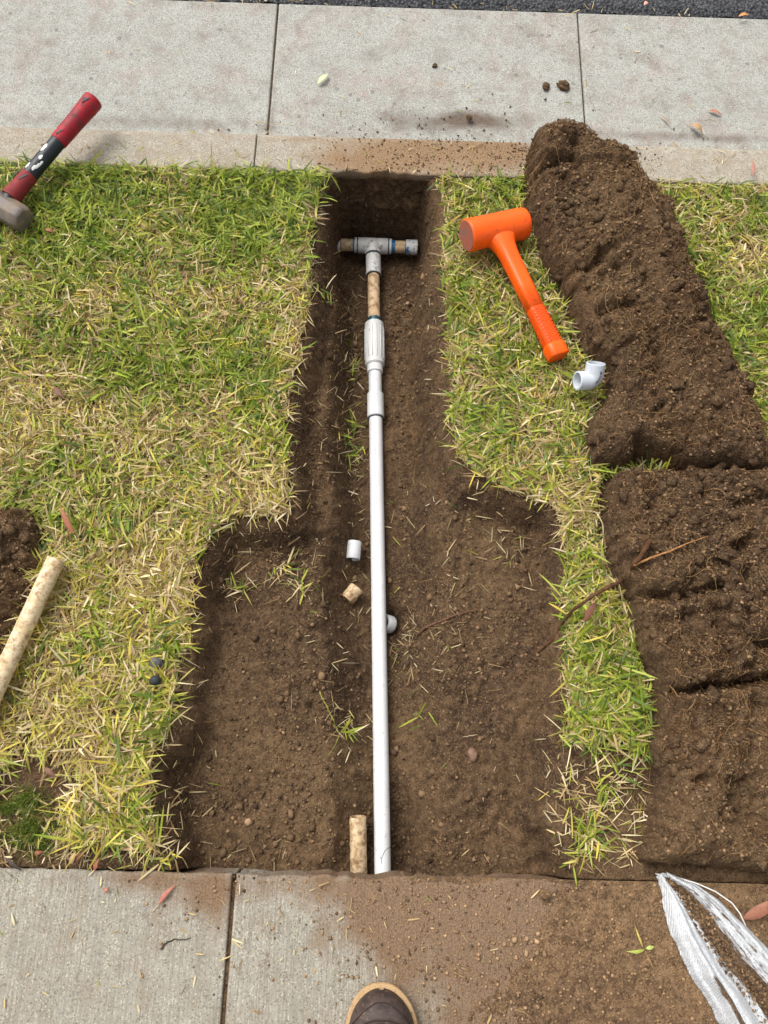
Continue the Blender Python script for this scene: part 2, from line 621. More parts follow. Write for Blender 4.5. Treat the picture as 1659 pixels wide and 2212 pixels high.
# the strip goes on to both sides, and there is earth under everything
for s in (-1, 1):
    x0, x1 = (GX1, 6.0) if s > 0 else (-6.0, GX0)
    X, Yg = np.meshgrid(np.linspace(x0, x1, 60), np.linspace(Y_SW + .001, GY1, 24))
    o = mesh_np('soil_verge', np.stack([X, Yg, -0.014 + 0.006 * fbm(X, Yg, 9, 11, 3)], -1).reshape(-1, 3), grid_faces(60, 24), M_SOIL, smooth=True)
    tag(o, 'flat soil of the planting strip beyond the %s of the dig' % ('right' if s > 0 else 'left'), kind='structure')
g0 = mesh_np('earth', np.array([(-60, -60, -.5), (60, -60, -.5), (60, 60, -.5), (-60, 60, -.5)]), np.array([[0, 1, 2, 3]]), M_SOIL)
tag(g0, 'wide earth under the street', kind='structure')

# ------------------------------------------------------------------ pavement, kerb, gutter, road


def bl(px, py, rx, ry, amp, z=0.0):
    q = P(px, py, z)
    return (q[0], q[1], rx, ry, amp)


SW_DIRT = [bl(420, 1915, .13, .07, .75), bl(470, 1960, .05, .10, .5), bl(640, 1905, .14, .05, .6), bl(800, 1930, .16, .13, .85), bl(850, 1990, .12, .16, .55),
           bl(1000, 1930, .2, .1, .6), bl(1120, 2050, .22, .3, .95), bl(980, 2120, .13, .2, .55), bl(1400, 2050, .35, .4, 1.2), bl(870, 2060, .06, .14, .5), bl(300, 1895, .12, .035, .6), bl(690, 2040, .03, .05, .4)]
M_WALK = concrete('pavement_concrete', lin(160, 155, 142), 0.35, SW_DIRT, lin(116, 90, 66), broom=True)
CB_DIRT = [bl(840, 335, .30, .16, .75), bl(760, 355, .16, .09, .35), bl(960, 335, .25, .12, .45), bl(1090, 325, .20, .15, .8), bl(640, 300, .14, .03, .25)]
M_CURB = concrete('kerb_concrete', lin(162, 155, 141), 0.4, CB_DIRT, lin(136, 108, 78))
GT_DIRT = [bl(950, 268, .30, .06, .62, Z_G), bl(1050, 262, .2, .05, .5, Z_G), bl(590, 240, .02, .2, .35, Z_G), bl(300, 268, .6, .035, .35, Z_G), bl(1500, 300, .5, .025, .45, Z_G)]
M_GUT = concrete('gutter_concrete', lin(160, 160, 153), 0.75, GT_DIRT, lin(96, 80, 68), pink=0.5, bsc=1.3)


def slab(name, parent, mat, x0, x1, y0, y1, ztop, thick, nxs, nys, rough_front=False, slope=0.0, r=0.004):
    """pavement slab with a rounded arris; front edge may be broken"""
    xs = np.unique(np.concatenate([[x0, x0 + r * 0.35, x0 + r], np.linspace(x0 + r * 2, x1 - r * 2, nxs), [x1 - r, x1 - r * 0.35, x1]]))
    ys = np.unique(np.concatenate([[y0, y0 + r * 0.35, y0 + r], np.linspace(y0 + r * 2, y1 - r * 2, nys), [y1 - r, y1 - r * 0.35, y1]]))
    X, Y = np.meshgrid(xs, ys)
    e = np.minimum(np.minimum(X - x0, x1 - X), np.minimum(Y - y0, y1 - Y))
    rr = np.clip(e / r, 0, 1)
    Z = ztop + slope * (Y - y0) - r * (1 - np.sqrt(np.clip(1 - (1 - rr) ** 2, 0, 1))) + 0.0012 * fbm(X, Y, 5, 71, 3) * rr
    Yd = Y.copy()
    if rough_front:
        amp = 0.004 + 0.011 * np.exp(-((X - 0.06) / 0.2) ** 2) + 0.003 * (X > 0)
        n = fbm(X, X * 0 + 3, 26, 73, 4, 0.6)
        bite = amp * np.clip(n + 0.35, 0, 2)
        k = sstep(0.04, 0.0, y1 - Y)
        Yd = Y - bite * k
        Z = Z - 0.5 * bite * sstep(0.012, 0, y1 - Y)
    a, b = len(xs), len(ys)
    V = list(np.stack([X, Yd, Z], -1).reshape(-1, 3))
    F = [tuple(f) for f in grid_faces(a, b)]
    ring = [i for i in range(a)] + [j * a + a - 1 for j in range(1, b)] + [(b - 1) * a + i for i in range(a - 2, -1, -1)] + [j * a for j in range(b - 2, 0, -1)]
    prev = ring
    levels = 4 if rough_front else 1
    for l in range(1, levels + 1):
        cur = []
        for i in ring:
            v = V[i].copy()
            v[2] = ztop - thick * l / levels
            if rough_front and v[1] > y1 - 0.03 and l < levels:
                v[1] += 0.006 * float(fbm(np.array([v[0]]), np.array([l * 0.7]), 40, 77, 3)[0]) - 0.002
            cur.append(len(V))
            V.append(v)
        m = len(ring)
        for k in range(m):
            F.append((prev[k], cur[k], cur[(k + 1) % m], prev[(k + 1) % m]))
        prev = cur
    o = mesh_py(name, V, F, mat, parent, smooth=False)
    return o


walk = empty('pavement', (0, Y_SW, -0.1))
tag(walk, 'grey broom-finished concrete pavement nearest the camera', kind='structure')
for a, b in ((-4.2, -1.766), (-1.758, JSW - 0.0036), (JSW + 0.0036, 1.272), (1.28, 4.2)):
    put(slab('slab', None, M_WALK, a, b, -1.75, Y_SW, 0.0, 0.095, 240 if abs(a) < 2 else 20, 30, rough_front=abs(a) < 2 and b < 1.3), walk)
put(mesh_py('bedding', [(-4.2, -1.75, -.007), (4.2, -1.75, -.007), (4.2, Y_SW - .016, -.007), (-4.2, Y_SW - .016, -.007)], [(0, 1, 2, 3)], M_SOIL), walk)

curb = empty('curb', (0, Y_CB, -0.3))
tag(curb, 'pale concrete kerb between the lawn and the gutter', kind='structure')


def curb_section(x0, x1, n):
    yb, yf = Y_CB, Y_CF
    prof = [(yb, -0.30), (yb, -0.004), (yb + .0015, -.0015), (yb + .005, 0.0)]
    prof += [(yb + .005 + (yf - .03 - yb - .005) * t, 0.0) for t in np.linspace(0.1, 1, 10)]
    prof += [(yf - .03 + .027 * math.sin(a), -.022 * (1 - math.cos(a))) for a in np.linspace(0.2, math.pi / 2 * 0.92, 6)]
    prof += [(yf + .012, Z_G + 0.01), (yf + .02, Z_G), (yf + .02, -0.30)]
    xs = np.concatenate([[x0, x0 + .002], np.linspace(x0 + .006, x1 - .006, n), [x1 - .002, x1]])
    V, F = [], []
    for i, x in enumerate(xs):
        dz = -0.003 if i in (0, len(xs) - 1) else 0
        for (y, z) in prof:
            k = 1.0 if z > -.05 else 0
            nz = 0.0015 * float(fbm(np.array([x]), np.array([y]), 8, 81, 3)[0]) * k
            br = 0.0
            if y < yb + .02 and z > -.1 and -0.12 < x < 0.2:
                br = 0.014 * max(0, float(fbm(np.array([x]), np.array([0.5]), 22, 83, 3)[0]) + .15)
            V.append((x, y + br * (1 if y < yb + .006 else .3), z + (dz if z > -.2 else 0) + nz))
    m = len(prof)
    for i in range(len(xs) - 1):
        for j in range(m - 1):
            F.append((i * m + j, (i + 1) * m + j, (i + 1) * m + j + 1, i * m + j + 1))
    F.append(tuple(range(m)))
    F.append(tuple((len(xs) - 1) * m + j for j in range(m))[::-1])
    return mesh_py('curb_section', V, F, M_CURB, None, smooth=False)


for a, b, n in ((-4.2, JX[0] - .0012, 60), (JX[0] + .0012, JX[1] - .0012, 150), (JX[1] + .0012, 4.2, 60)):
    put(curb_section(a, b, n), curb)

gut = empty('gutter', (0, Y_CF, Z_G - 0.1))
tag(gut, 'grey speckled concrete gutter between kerb and road', kind='structure')
for a, b in ((-4.2, -1.245), (-1.24, JX[0] - .0022), (JX[0] + .0022, JX[1] - .0018), (JX[1] + .0018, 1.48), (1.485, 4.2)):
    put(slab('gutter_slab', None, M_GUT, a, b, Y_CF + .021, Y_RD - .004, Z_G, 0.12, 24, 16, slope=0.045, r=0.005), gut)
put(mesh_py('joint_filler', [(-4.2, Y_CF + .02, Z_G - .007), (4.2, Y_CF + .02, Z_G - .007), (4.2, Y_RD, Z_G + .019), (-4.2, Y_RD, Z_G + .019)], [(0, 1, 2, 3)], M_SOIL), gut)

# road: rough asphalt sheet with stones
mA, ntA, bA = new_mat('asphalt', 0.75, 0.4)
posA = nd(ntA, 'NewGeometry').outputs['Position']
vA = nd(ntA, 'TexVoronoi', {'Vector': posA, 'Scale': 130.0})
sA = nd(ntA, 'SeparateColor', {0: vA.outputs['Color']})
cA = mixc(ntA, sA.outputs[0], lin(52, 54, 58), lin(98, 99, 102))
cA = mixc(ntA, ramp(ntA, vA.outputs['Distance'], 0.3, 0.75), cA, lin(36, 37, 40))
ntA.links.new(cA, bA.inputs['Base Color'])
bump(ntA, bA, vA.outputs['Distance'], -0.006, 1.0)
Xr, Yr = np.meshgrid(np.linspace(-1.6, 1.6, 520), np.linspace(Y_RD, Y_RD + 0.42, 70))
v_ = np.abs(fbm(Xr, Yr, 70, 91, 3, 0.6))
Zr = Z_G + 0.030 + 0.010 * v_ - 0.010 * sstep(0.03, 0.0, Yr - Y_RD) + 0.003 * fbm(Xr, Yr, 6, 95, 2)
roadV = np.stack([Xr, Yr + 0.006 * fbm(Xr, Yr, 40, 97, 2) * sstep(0.1, 0, Yr - Y_RD), Zr], -1).reshape(-1, 3)
road = mesh_np('road', roadV, grid_faces(520, 70), mA, smooth=False)
tag(road, 'dark grey asphalt road beyond the gutter', kind='structure')
for (a, b, c_, d) in ((-20, 20, Y_RD + .42, 9), (-20, -1.6, Y_RD, Y_RD + .42), (1.6, 20, Y_RD, Y_RD + .42)):
    o = mesh_py('road', [(a, c_, Z_G + .034), (b, c_, Z_G + .034), (b, d, Z_G + .034), (a, d, Z_G + .034)], [(0, 1, 2, 3)], mA)
    tag(o, 'dark grey asphalt road farther out', kind='structure')

# ------------------------------------------------------------------ turned-over sods


def make_sod(name, poly, label, thick, cracks, edge, seed, holes=(), droop=False, mat=M_SOIL_SOD):
    pa = np.array(poly)
    x0, y0 = pa.min(0) - 0.03
    x1, y1 = pa.max(0) + 0.03
    st = 0.0042
    n, m = int((x1 - x0) / st) + 1, int((y1 - y0) / st) + 1
    X, Y = np.meshgrid(np.linspace(x0, x1, n), np.linspace(y0, y1, m))
    s = poly_sd(X, Y, poly) + 0.016 * fbm(X, Y, 11, seed, 3) + 0.011 * fbm(X, Y, 45, seed + 1, 3)
    base = np.where(Y > Y_CB - 0.01, 0.0, gz_at(X, Y)) if not droop else np.where(Y > Y_CB - 0.02, 0.001, gz_at(X, Y))
    base = np.minimum(base, 0.01)
    if droop:
        base = base - 0.10 * sstep(Y_CF - 0.005, Y_CF + 0.05, Y)
    k = np.clip(s / edge, 0, 1)
    prof = np.sqrt(np.clip(1 - (1 - k) ** 2.2, 0, 1))
    T = thick * (1 + 0.28 * fbm(X, Y, 5, seed + 2, 3))
    top = T * prof
    lump = 0.022 * fbm(X, Y, 13, seed + 3, 4, 0.55) + 0.013 * fbm(X, Y, 44, seed + 4, 4, 0.62) + 0.005 * fbm(X, Y, 140, seed + 5, 3, 0.65)
    lump = lump - 0.026 * sstep(0.22, 0.65, fbm(X, Y, 30, seed + 6, 3))
    top = top + lump * prof
    wx = X + 0.012 * fbm(X, Y, 20, seed + 8, 3)
    wy = Y + 0.012 * fbm(X, Y, 20, seed + 9, 3)
    for pts, wd, dp in cracks:
        d = line_d(wx, wy, pts)
        top = top - dp * np.exp(-(d / wd) ** 2)
        top = top + dp * 0.22 * np.exp(-((d - 2.2 * wd) / (1.6 * wd)) ** 2)
    top = np.where(s > 0, np.maximum(top, -0.012), top)
    floor_ = np.where(droop & (Y > Y_CB), 0.004, -0.02) if droop else -0.02
    Z = base + top + np.where(s < 0, np.clip(s * 1.5, -0.05, 0), 0)
    if droop:
        Z = np.where((Y > Y_CB - .02) & (Y < Y_CF - .01), np.maximum(Z, np.where(s > 0.002, 0.004, -0.03)), Z)
    keep = s > -0.012
    F = grid_faces(n, m)
    kf = keep.reshape(-1)[F].all(1)
    F = F[kf]
    used, inv = np.unique(F, return_inverse=True)
    V = np.stack([X, Y, Z], -1).reshape(-1, 3)[used]
    F = inv.reshape(-1, 4)
    nv = len(V)
    # underside so that it is a solid slab
    Vb = V.copy()
    Vb[:, 2] = np.minimum(V[:, 2] - 0.006, base.reshape(-1)[used] - 0.004)
    ed = np.sort(np.concatenate([F[:, [0, 1]], F[:, [1, 2]], F[:, [2, 3]], F[:, [3, 0]]]), axis=1)
    dirs = np.concatenate([F[:, [0, 1]], F[:, [1, 2]], F[:, [2, 3]], F[:, [3, 0]]])
    _, idx, cnt = np.unique(ed, axis=0, return_index=True, return_counts=True)
    be = dirs[idx[cnt == 1]]
    side = np.stack([be[:, 1], be[:, 0], be[:, 0] + nv, be[:, 1] + nv], -1)
    o = mesh_np(name, np.vstack([V, Vb]), np.vstack([F, F[:, ::-1] + nv, side]), mat, smooth=True)
    tag(o, label, 'sod')

    def zf(x, y):
        fx = np.clip((np.asarray(x) - x0) / (x1 - x0) * (n - 1), 0, n - 1.001)
        fy = np.clip((np.asarray(y) - y0) / (y1 - y0) * (m - 1), 0, m - 1.001)
        return Z[fy.astype(int), fx.astype(int)]
    return o, zf, (x0, x1, y0, y1)


def pl(l, z=0.08):
    return [P(a, b, z)[:2] for a, b in l]


sod1, zs1, bb1 = make_sod('turned_sod', SOD1, 'long upturned sod strip lying over the kerb beside the orange mallet', 0.10,
                          [(pl([(1120, 380), (1180, 365), (1225, 345)]), .010, .026),
                           (pl([(1385, 962), (1410, 975), (1420, 1010)]), .016, .075),
                           (pl([(1180, 560), (1235, 580), (1290, 575)]), .014, .03),
                           (pl([(1300, 680), (1360, 660), (1400, 670)]), .012, .03),
                           (pl([(1500, 1010), (1580, 1000), (1640, 1010)]), .012, .04)], 0.05, 101, droop=True)
sod2, zs2, bb2 = make_sod('turned_sod', SOD2, 'broad cracked upturned sod at the right edge above the white sack', 0.095,
                          [(pl([(1360, 1275), (1430, 1290), (1500, 1280), (1560, 1270)]), .010, .045),
                           (pl([(1470, 1490), (1540, 1480), (1600, 1470), (1700, 1455)]), .009, .05),
                           (pl([(1590, 1188), (1625, 1175)]), .012, .05),
                           (pl([(1600, 1090), (1680, 1060)]), .01, .03),
                           (pl([(1640, 1390), (1700, 1400)]), .012, .04),
                           (pl([(1600, 1740), (1660, 1800)]), .02, .03)], 0.045, 151)
sod3, zs3, bb3 = make_sod('turned_sod', SOD3, 'dark upturned sod cut off by the left edge of the picture, beside the stained pipe', 0.05,
                          [(pl([(-20, 1200), (40, 1230)], .04), .014, .02)], 0.05, 201)

# ------------------------------------------------------------------ crumbs and roots
M_CRUMB = tint_mat('soil_crumb', 0.95, 0, 0.15)
M_ROOT = tint_mat('root_fibre', 0.8, 0, 0.2)
ICO_T = (1 + 5 ** .5) / 2
ICO_V = np.array([(-1, ICO_T, 0), (1, ICO_T, 0), (-1, -ICO_T, 0), (1, -ICO_T, 0), (0, -1, ICO_T), (0, 1, ICO_T), (0, -1, -ICO_T), (0, 1, -ICO_T), (ICO_T, 0, -1), (ICO_T, 0, 1), (-ICO_T, 0, -1), (-ICO_T, 0, 1)]) / 1.902
ICO_F = np.array([(0, 11, 5), (0, 5, 1), (0, 1, 7), (0, 7, 10), (0, 10, 11), (1, 5, 9), (5, 11, 4), (11, 10, 2), (10, 7, 6), (7, 1, 8), (3, 9, 4), (3, 4, 2), (3, 2, 6), (3, 6, 8), (3, 8, 9), (4, 9, 5), (2, 4, 11), (6, 2, 10), (8, 6, 7), (9, 8, 1)])
OCT_V = np.array([(1, 0, 0), (-1, 0, 0), (0, 1, 0), (0, -1, 0), (0, 0, 1), (0, 0, -1)], float)
OCT_F = np.array([(0, 2, 4), (2, 1, 4), (1, 3, 4), (3, 0, 4), (2, 0, 5), (1, 2, 5), (3, 1, 5), (0, 3, 5)])


def crumbs(name, x, y, z, r, label, parent=None, tone=1.0, ico=False, pale=0.02, mat=None):
    n = len(x)
    bv, bf = (ICO_V, ICO_F) if ico else (OCT_V, OCT_F)
    k = len(bv)
    q = rng.normal(size=(n, 3, 3))
    Q = np.linalg.qr(q)[0]
    S = 1 + (0.5 if ico else 0.38) * rng.uniform(-1, 1, (n, k, 1))
    loc = np.einsum('nij,kj->nki', Q, bv) * S * r[:, None, None] * (np.array([1, 1, .8]))
    V = (loc + np.stack([x, y, z], -1)[:, None]).reshape(-1, 3)
    F = (bf[None] + (np.arange(n) * k)[:, None, None]).reshape(-1, 3)
    t = rng.uniform(0, 1, (n, 1))
    c = SOIL_D * (1 - t) + SOIL_L * t
    c = c * rng.uniform(0.75, 1.3, (n, 1)) * tone
    pm = rng.uniform(0, 1, n) < pale
    c[pm] = lin(158, 130, 100) * rng.uniform(0.6, 1.1, (pm.sum(), 1))
    o = mesh_np(name, V, F, mat or M_CRUMB, parent, col=np.repeat(c, k, 0))
    o['kind'] = 'stuff'
    o['label'] = label
    return o


def crumb_radius(n, lo=.0009, hi=.006, p=3.2):
    return lo + (hi - lo) * rng.uniform(0, 1, n) ** p


n = 60000
x = rng.uniform(-.62, .62, n)
y = rng.uniform(Y_SW + .004, Y_CB - .004, n)
s = poly_sd(x, y, EXC)
den = 0.28 + 0.9 * sstep(0.0, 0.45, fbm(x, y, 6, 301, 3) + 0.15) + 0.8 * np.exp(-((x + .1) / .16) ** 2) * (y < .25)
k = (s > 0.004) & (rng.uniform(0, 1.6, n) < den)
x, y = x[k], y[k]
z = gz_at(x, y)
r = crumb_radius(len(x), .0008, .0052, 4.0)
o = crumbs('soil_crumbs', x, y, z + r * .3, r, 'loose brown soil crumbs on the trench floor')
tag(o, 'loose brown soil crumbs on the trench floor', 'soil', kind='stuff')
n = 900
x = rng.uniform(-.62, .62, n)
y = rng.uniform(Y_SW + .01, 1.4, n)
k = (poly_sd(x, y, EXC) > 0.02) & (fbm(x, y, 7, 311, 3) > -0.1)
x, y = x[k], y[k]
r = .003 + .007 * rng.uniform(0, 1, len(x)) ** 2.5
o = crumbs('soil_clods', x, y, gz_at(x, y) + r * .25, r, '', ico=True, pale=.03)
tag(o, 'larger soil clods scattered over the dug ground', 'soil', kind='stuff')


def sod_detail(sod, zf, bb, poly, ncr, nroot, thick):
    x = rng.uniform(bb[0], bb[1], ncr)
    y = rng.uniform(bb[2], bb[3], ncr)
    k = poly_sd(x, y, poly) > 0.0
    x, y = x[k], y[k]
    r = crumb_radius(len(x), .0008, .0050, 4.5)
    crumbs('crumbs', x, y, zf(x, y) + r * .3, r, 'soil crumbs clinging to the sod', sod, 1.25, pale=.02)
    nc = ncr // 22
    x = rng.uniform(bb[0], bb[1], nc)
    y = rng.uniform(bb[2], bb[3], nc)
    k = (poly_sd(x, y, poly) > -0.004) & (fbm(x, y, 9, 555, 3) > -.1)
    x, y = x[k], y[k]
    r = .004 + .011 * rng.uniform(0, 1, len(x)) ** 2.6
    crumbs('clods', x, y, zf(x, y) + r * .1, r, 'soil lumps in the sod', sod, 1.15, ico=True, pale=.0, mat=M_SOIL_SOD)
    # roots wander over the surface
    m = 9
    hx = rng.uniform(bb[0], bb[1], nroot)
    hy = rng.uniform(bb[2], bb[3], nroot)
    k = (poly_sd(hx, hy, poly) > -0.005) & (rng.uniform(0, 1, nroot) < 0.35 + 0.9 * sstep(-.1, .4, fbm(hx, hy, 7, 333, 3)))
    hx, hy = hx[k], hy[k]
    K = len(hx)
    L = rng.uniform(.012, .065, K) * np.where(rng.uniform(0, 1, K) < .1, 1.8, 1)
    a = rng.uniform(0, 2 * math.pi, K)
    pts = np.zeros((K, m, 3))
    px, py = hx.copy(), hy.copy()
    lift = np.abs(rng.normal(0, .004, K))
    for i in range(m):
        pts[:, i, 0], pts[:, i, 1] = px, py
        pts[:, i, 2] = zf(px, py) + .0008 + lift * math.sin(math.pi * i / (m - 1)) + rng.uniform(0, .0015, K)
        a = a + rng.normal(0, .55, K)
        px = px + np.cos(a) * L / (m - 1)
        py = py + np.sin(a) * L / (m - 1)
    # smooth jumps of height
    pts[:, 1:-1, 2] = np.maximum(pts[:, 1:-1, 2], (pts[:, :-2, 2] + pts[:, 2:, 2]) / 2)
    V, F = tubes_np(pts, rng.uniform(.0003, .0008, K) * np.where(L > .06, 1.5, 1))
    c = lin(96, 70, 44) + (lin(168, 134, 92) - lin(96, 70, 44)) * rng.uniform(0, 1, (K, 1)) ** 1.8
    c = np.where(rng.uniform(0, 1, (K, 1)) < .35, lin(84, 58, 38), c)
    o = mesh_np('roots', V, F, M_ROOT, sod, col=np.repeat(c, m * 3, 0))
    o['kind'] = 'stuff'


sod_detail(sod1, zs1, bb1, SOD1, 30000, 6500, .1)
sod_detail(sod2, zs2, bb2, SOD2, 27000, 6000, .09)
sod_detail(sod3, zs3, bb3, SOD3, 4000, 900, .05)

# roots hanging from the trench walls
m = 8
K = 2600
hx = rng.uniform(-.6, .62, K)
hy = rng.uniform(-.1, 1.46, K)
s = poly_sd(hx, hy, EXC)
k = (s > 0.0) & (s < 0.075) & ((hy > .35) | (rng.uniform(0, 1, K) < .3))
hx, hy = hx[k], hy[k]
K = len(hx)
a = rng.uniform(0, 2 * math.pi, K)
L = rng.uniform(.01, .05, K)
pts = np.zeros((K, m, 3))
px, py = hx.copy(), hy.copy()
for i in range(m):
    pts[:, i, 0], pts[:, i, 1] = px, py
    pts[:, i, 2] = gz_at(px, py) + .001 + rng.uniform(0, .004, K)
    a += rng.normal(0, .5, K)
    px = px + np.cos(a) * L / (m - 1)
    py = np.clip(py + np.sin(a) * L / (m - 1), -.14, 1.468)
V, F = tubes_np(pts, rng.uniform(.0003, .0007, K))
c = lin(110, 78, 50) + (lin(176, 140, 96) - lin(110, 78, 50)) * rng.uniform(0, 1, (K, 1)) ** 2
o = mesh_np('fine_roots', V, F, M_ROOT, col=np.repeat(c, m * 3, 0))
tag(o, 'fine tan roots along the trench walls', 'roots', kind='stuff')

# ------------------------------------------------------------------ grass
M_GRASS = tint_mat('grass_blade', 0.55, 0.28, 0.35)
G_COL = np.array([lin(134, 152, 44), lin(156, 170, 58), lin(112, 136, 44), lin(172, 180, 78), lin(90, 116, 46), lin(146, 160, 48)])
Y_COL = np.array([lin(196, 192, 88), lin(210, 200, 112), lin(184, 180, 74), lin(214, 194, 84)])
S_COL = np.array([lin(218, 198, 148), lin(204, 180, 130), lin(230, 214, 172), lin(186, 158, 112), lin(156, 126, 88)])


def blades(name, x, y, z, L, Wd, ang, elev, curl, col, mat=M_GRASS, parent=None, twist=None):
    """flat tapering grass blades, 4 rows of 2 points and a tip"""
    n = len(x)
    ts = np.array([0, .28, .58, .82, 1.0])
    ws = np.array([.62, 1.0, .92, .62, 0.06])
    dx, dy = np.cos(ang), np.sin(ang)
    V = np.zeros((n, 10, 3))
    tw = twist if twist is not None else rng.uniform(-1.1, 1.1, n)
    cx, cy, cz = x.copy(), y.copy(), z.copy()
    e = elev.copy()
    pt = 0.0
    for i, t in enumerate(ts):
        if i:
            st = (t - pt) * L
            cx = cx + dx * np.cos(e) * st
            cy = cy + dy * np.cos(e) * st
            cz = cz + np.sin(e) * st
            e = e - curl * (t - pt) * 1.3
        pt = t
        hw = Wd * ws[i] / 2
        # sideways vector, rolled about the blade
        sx, sy, sz = -dy * np.cos(tw) - dx * np.sin(e) * np.sin(tw), dx * np.cos(tw) - dy * np.sin(e) * np.sin(tw), np.cos(e) * np.sin(tw)
        V[:, 2 * i] = np.stack([cx - sx * hw, cy - sy * hw, cz - sz * hw], -1)
        V[:, 2 * i + 1] = np.stack([cx + sx * hw, cy + sy * hw, cz + sz * hw], -1)
    b = (np.arange(n) * 10)[:, None, None]
    f = np.array([[0, 1, 3, 2], [2, 3, 5, 4], [4, 5, 7, 6], [6, 7, 9, 8]])[None]
    F = (b + f).reshape(-1, 4)
    cc = np.repeat(col[:, None], 10, 1)
    cc[:, 0:2] = cc[:, 0:2] * 0.55 + S_COL[1] * 0.45          # pale sheath at the foot of each blade
    return mesh_np(name, V.reshape(-1, 3), F, mat, parent, col=cc.reshape(-1, 3))


def px_of(x, y, z=0.02):
    v = np.stack([x, y, np.full_like(x, z - CAM_H)], -1)
    d = v @ CF
    return 829.5 + FPX * (v @ CR) / d, 1106 + FPX * (v @ CD) / d


PATCH_L = [P(a, b)[:2] for a, b in [(-60, 1690), (90, 1690), (130, 1760), (150, 1810), (260, 1838), (330, 1820), (400, 1780), (400, 1910), (-60, 1910)]]
PATCH_R = [P(a, b)[:2] for a, b in [(1150, 1605), (1290, 1600), (1440, 1650), (1430, 1840), (1800, 1860), (1800, 1920), (1150, 1920)]]


def grass_field(x, y):
    """density 0..1 and greenness 0..1 of the turf"""
    py = np.interp(y, [-.15, .2, .6, 1.0, 1.476], [1880, 1480, 1100, 760, 370])
    green = np.interp(py, [380, 560, 800, 1000, 1100, 1500, 1880], [.86, .70, .50, .42, .14, .12, .14])
    green = np.where(x > .25, np.interp(py, [380, 700, 1000, 1500, 1880], [.82, .62, .52, .66, .55]), green)
    green = green + 0.62 * fbm(x, y, 5.5, 401, 3) + 0.34 * fbm(x, y, 20, 405, 2)
    # browned spots
    for (a, b, r_, am) in ((120, 850, .09, .5), (30, 800, .1, .35), (240, 640, .07, .3), (1560, 560, .1, .25), (300, 1250, .12, .25), (40, 1690, .1, .4), (1640, 560, .06, .3)):
        q = P(a, b)
        green = green - am * np.exp(-((x - q[0]) ** 2 + (y - q[1]) ** 2) / r_ ** 2)
    den = 0.92 + 0.3 * fbm(x, y, 16, 411, 3)
    for (a, b, r_, am) in ((30, 1665, .09, .45), (100, 1700, .05, .5), (122, 858, .035, .8), (600, 650, .03, .7), (70, 1650, .07, .4), (150, 1700, .05, .4), (20, 1500, .05, .4), (1600, 530, .04, .4)):
        q = P(a, b)
        den = den - am * np.exp(-((x - q[0]) ** 2 + (y - q[1]) ** 2) / r_ ** 2)
    for (a, b) in ((45, 1735), (75, 1795), (20, 1770)):
        q = P(a, b)
        den = den - 1.3 * np.exp(-((x - q[0]) ** 2 + (y - q[1]) ** 2) / .036 ** 2)
    sl = poly_sd(x, y, PATCH_L)
    den = np.where(sl > -0.02, den * np.interp(sl, [-.02, .03], [1, .10]), den)
    sr = poly_sd(x, y, PATCH_R)
    den = np.where(sr > -0.02, den * np.interp(sr, [-.02, .012], [1, .02]), den)
    return den, np.clip(green, 0.03, 0.97)


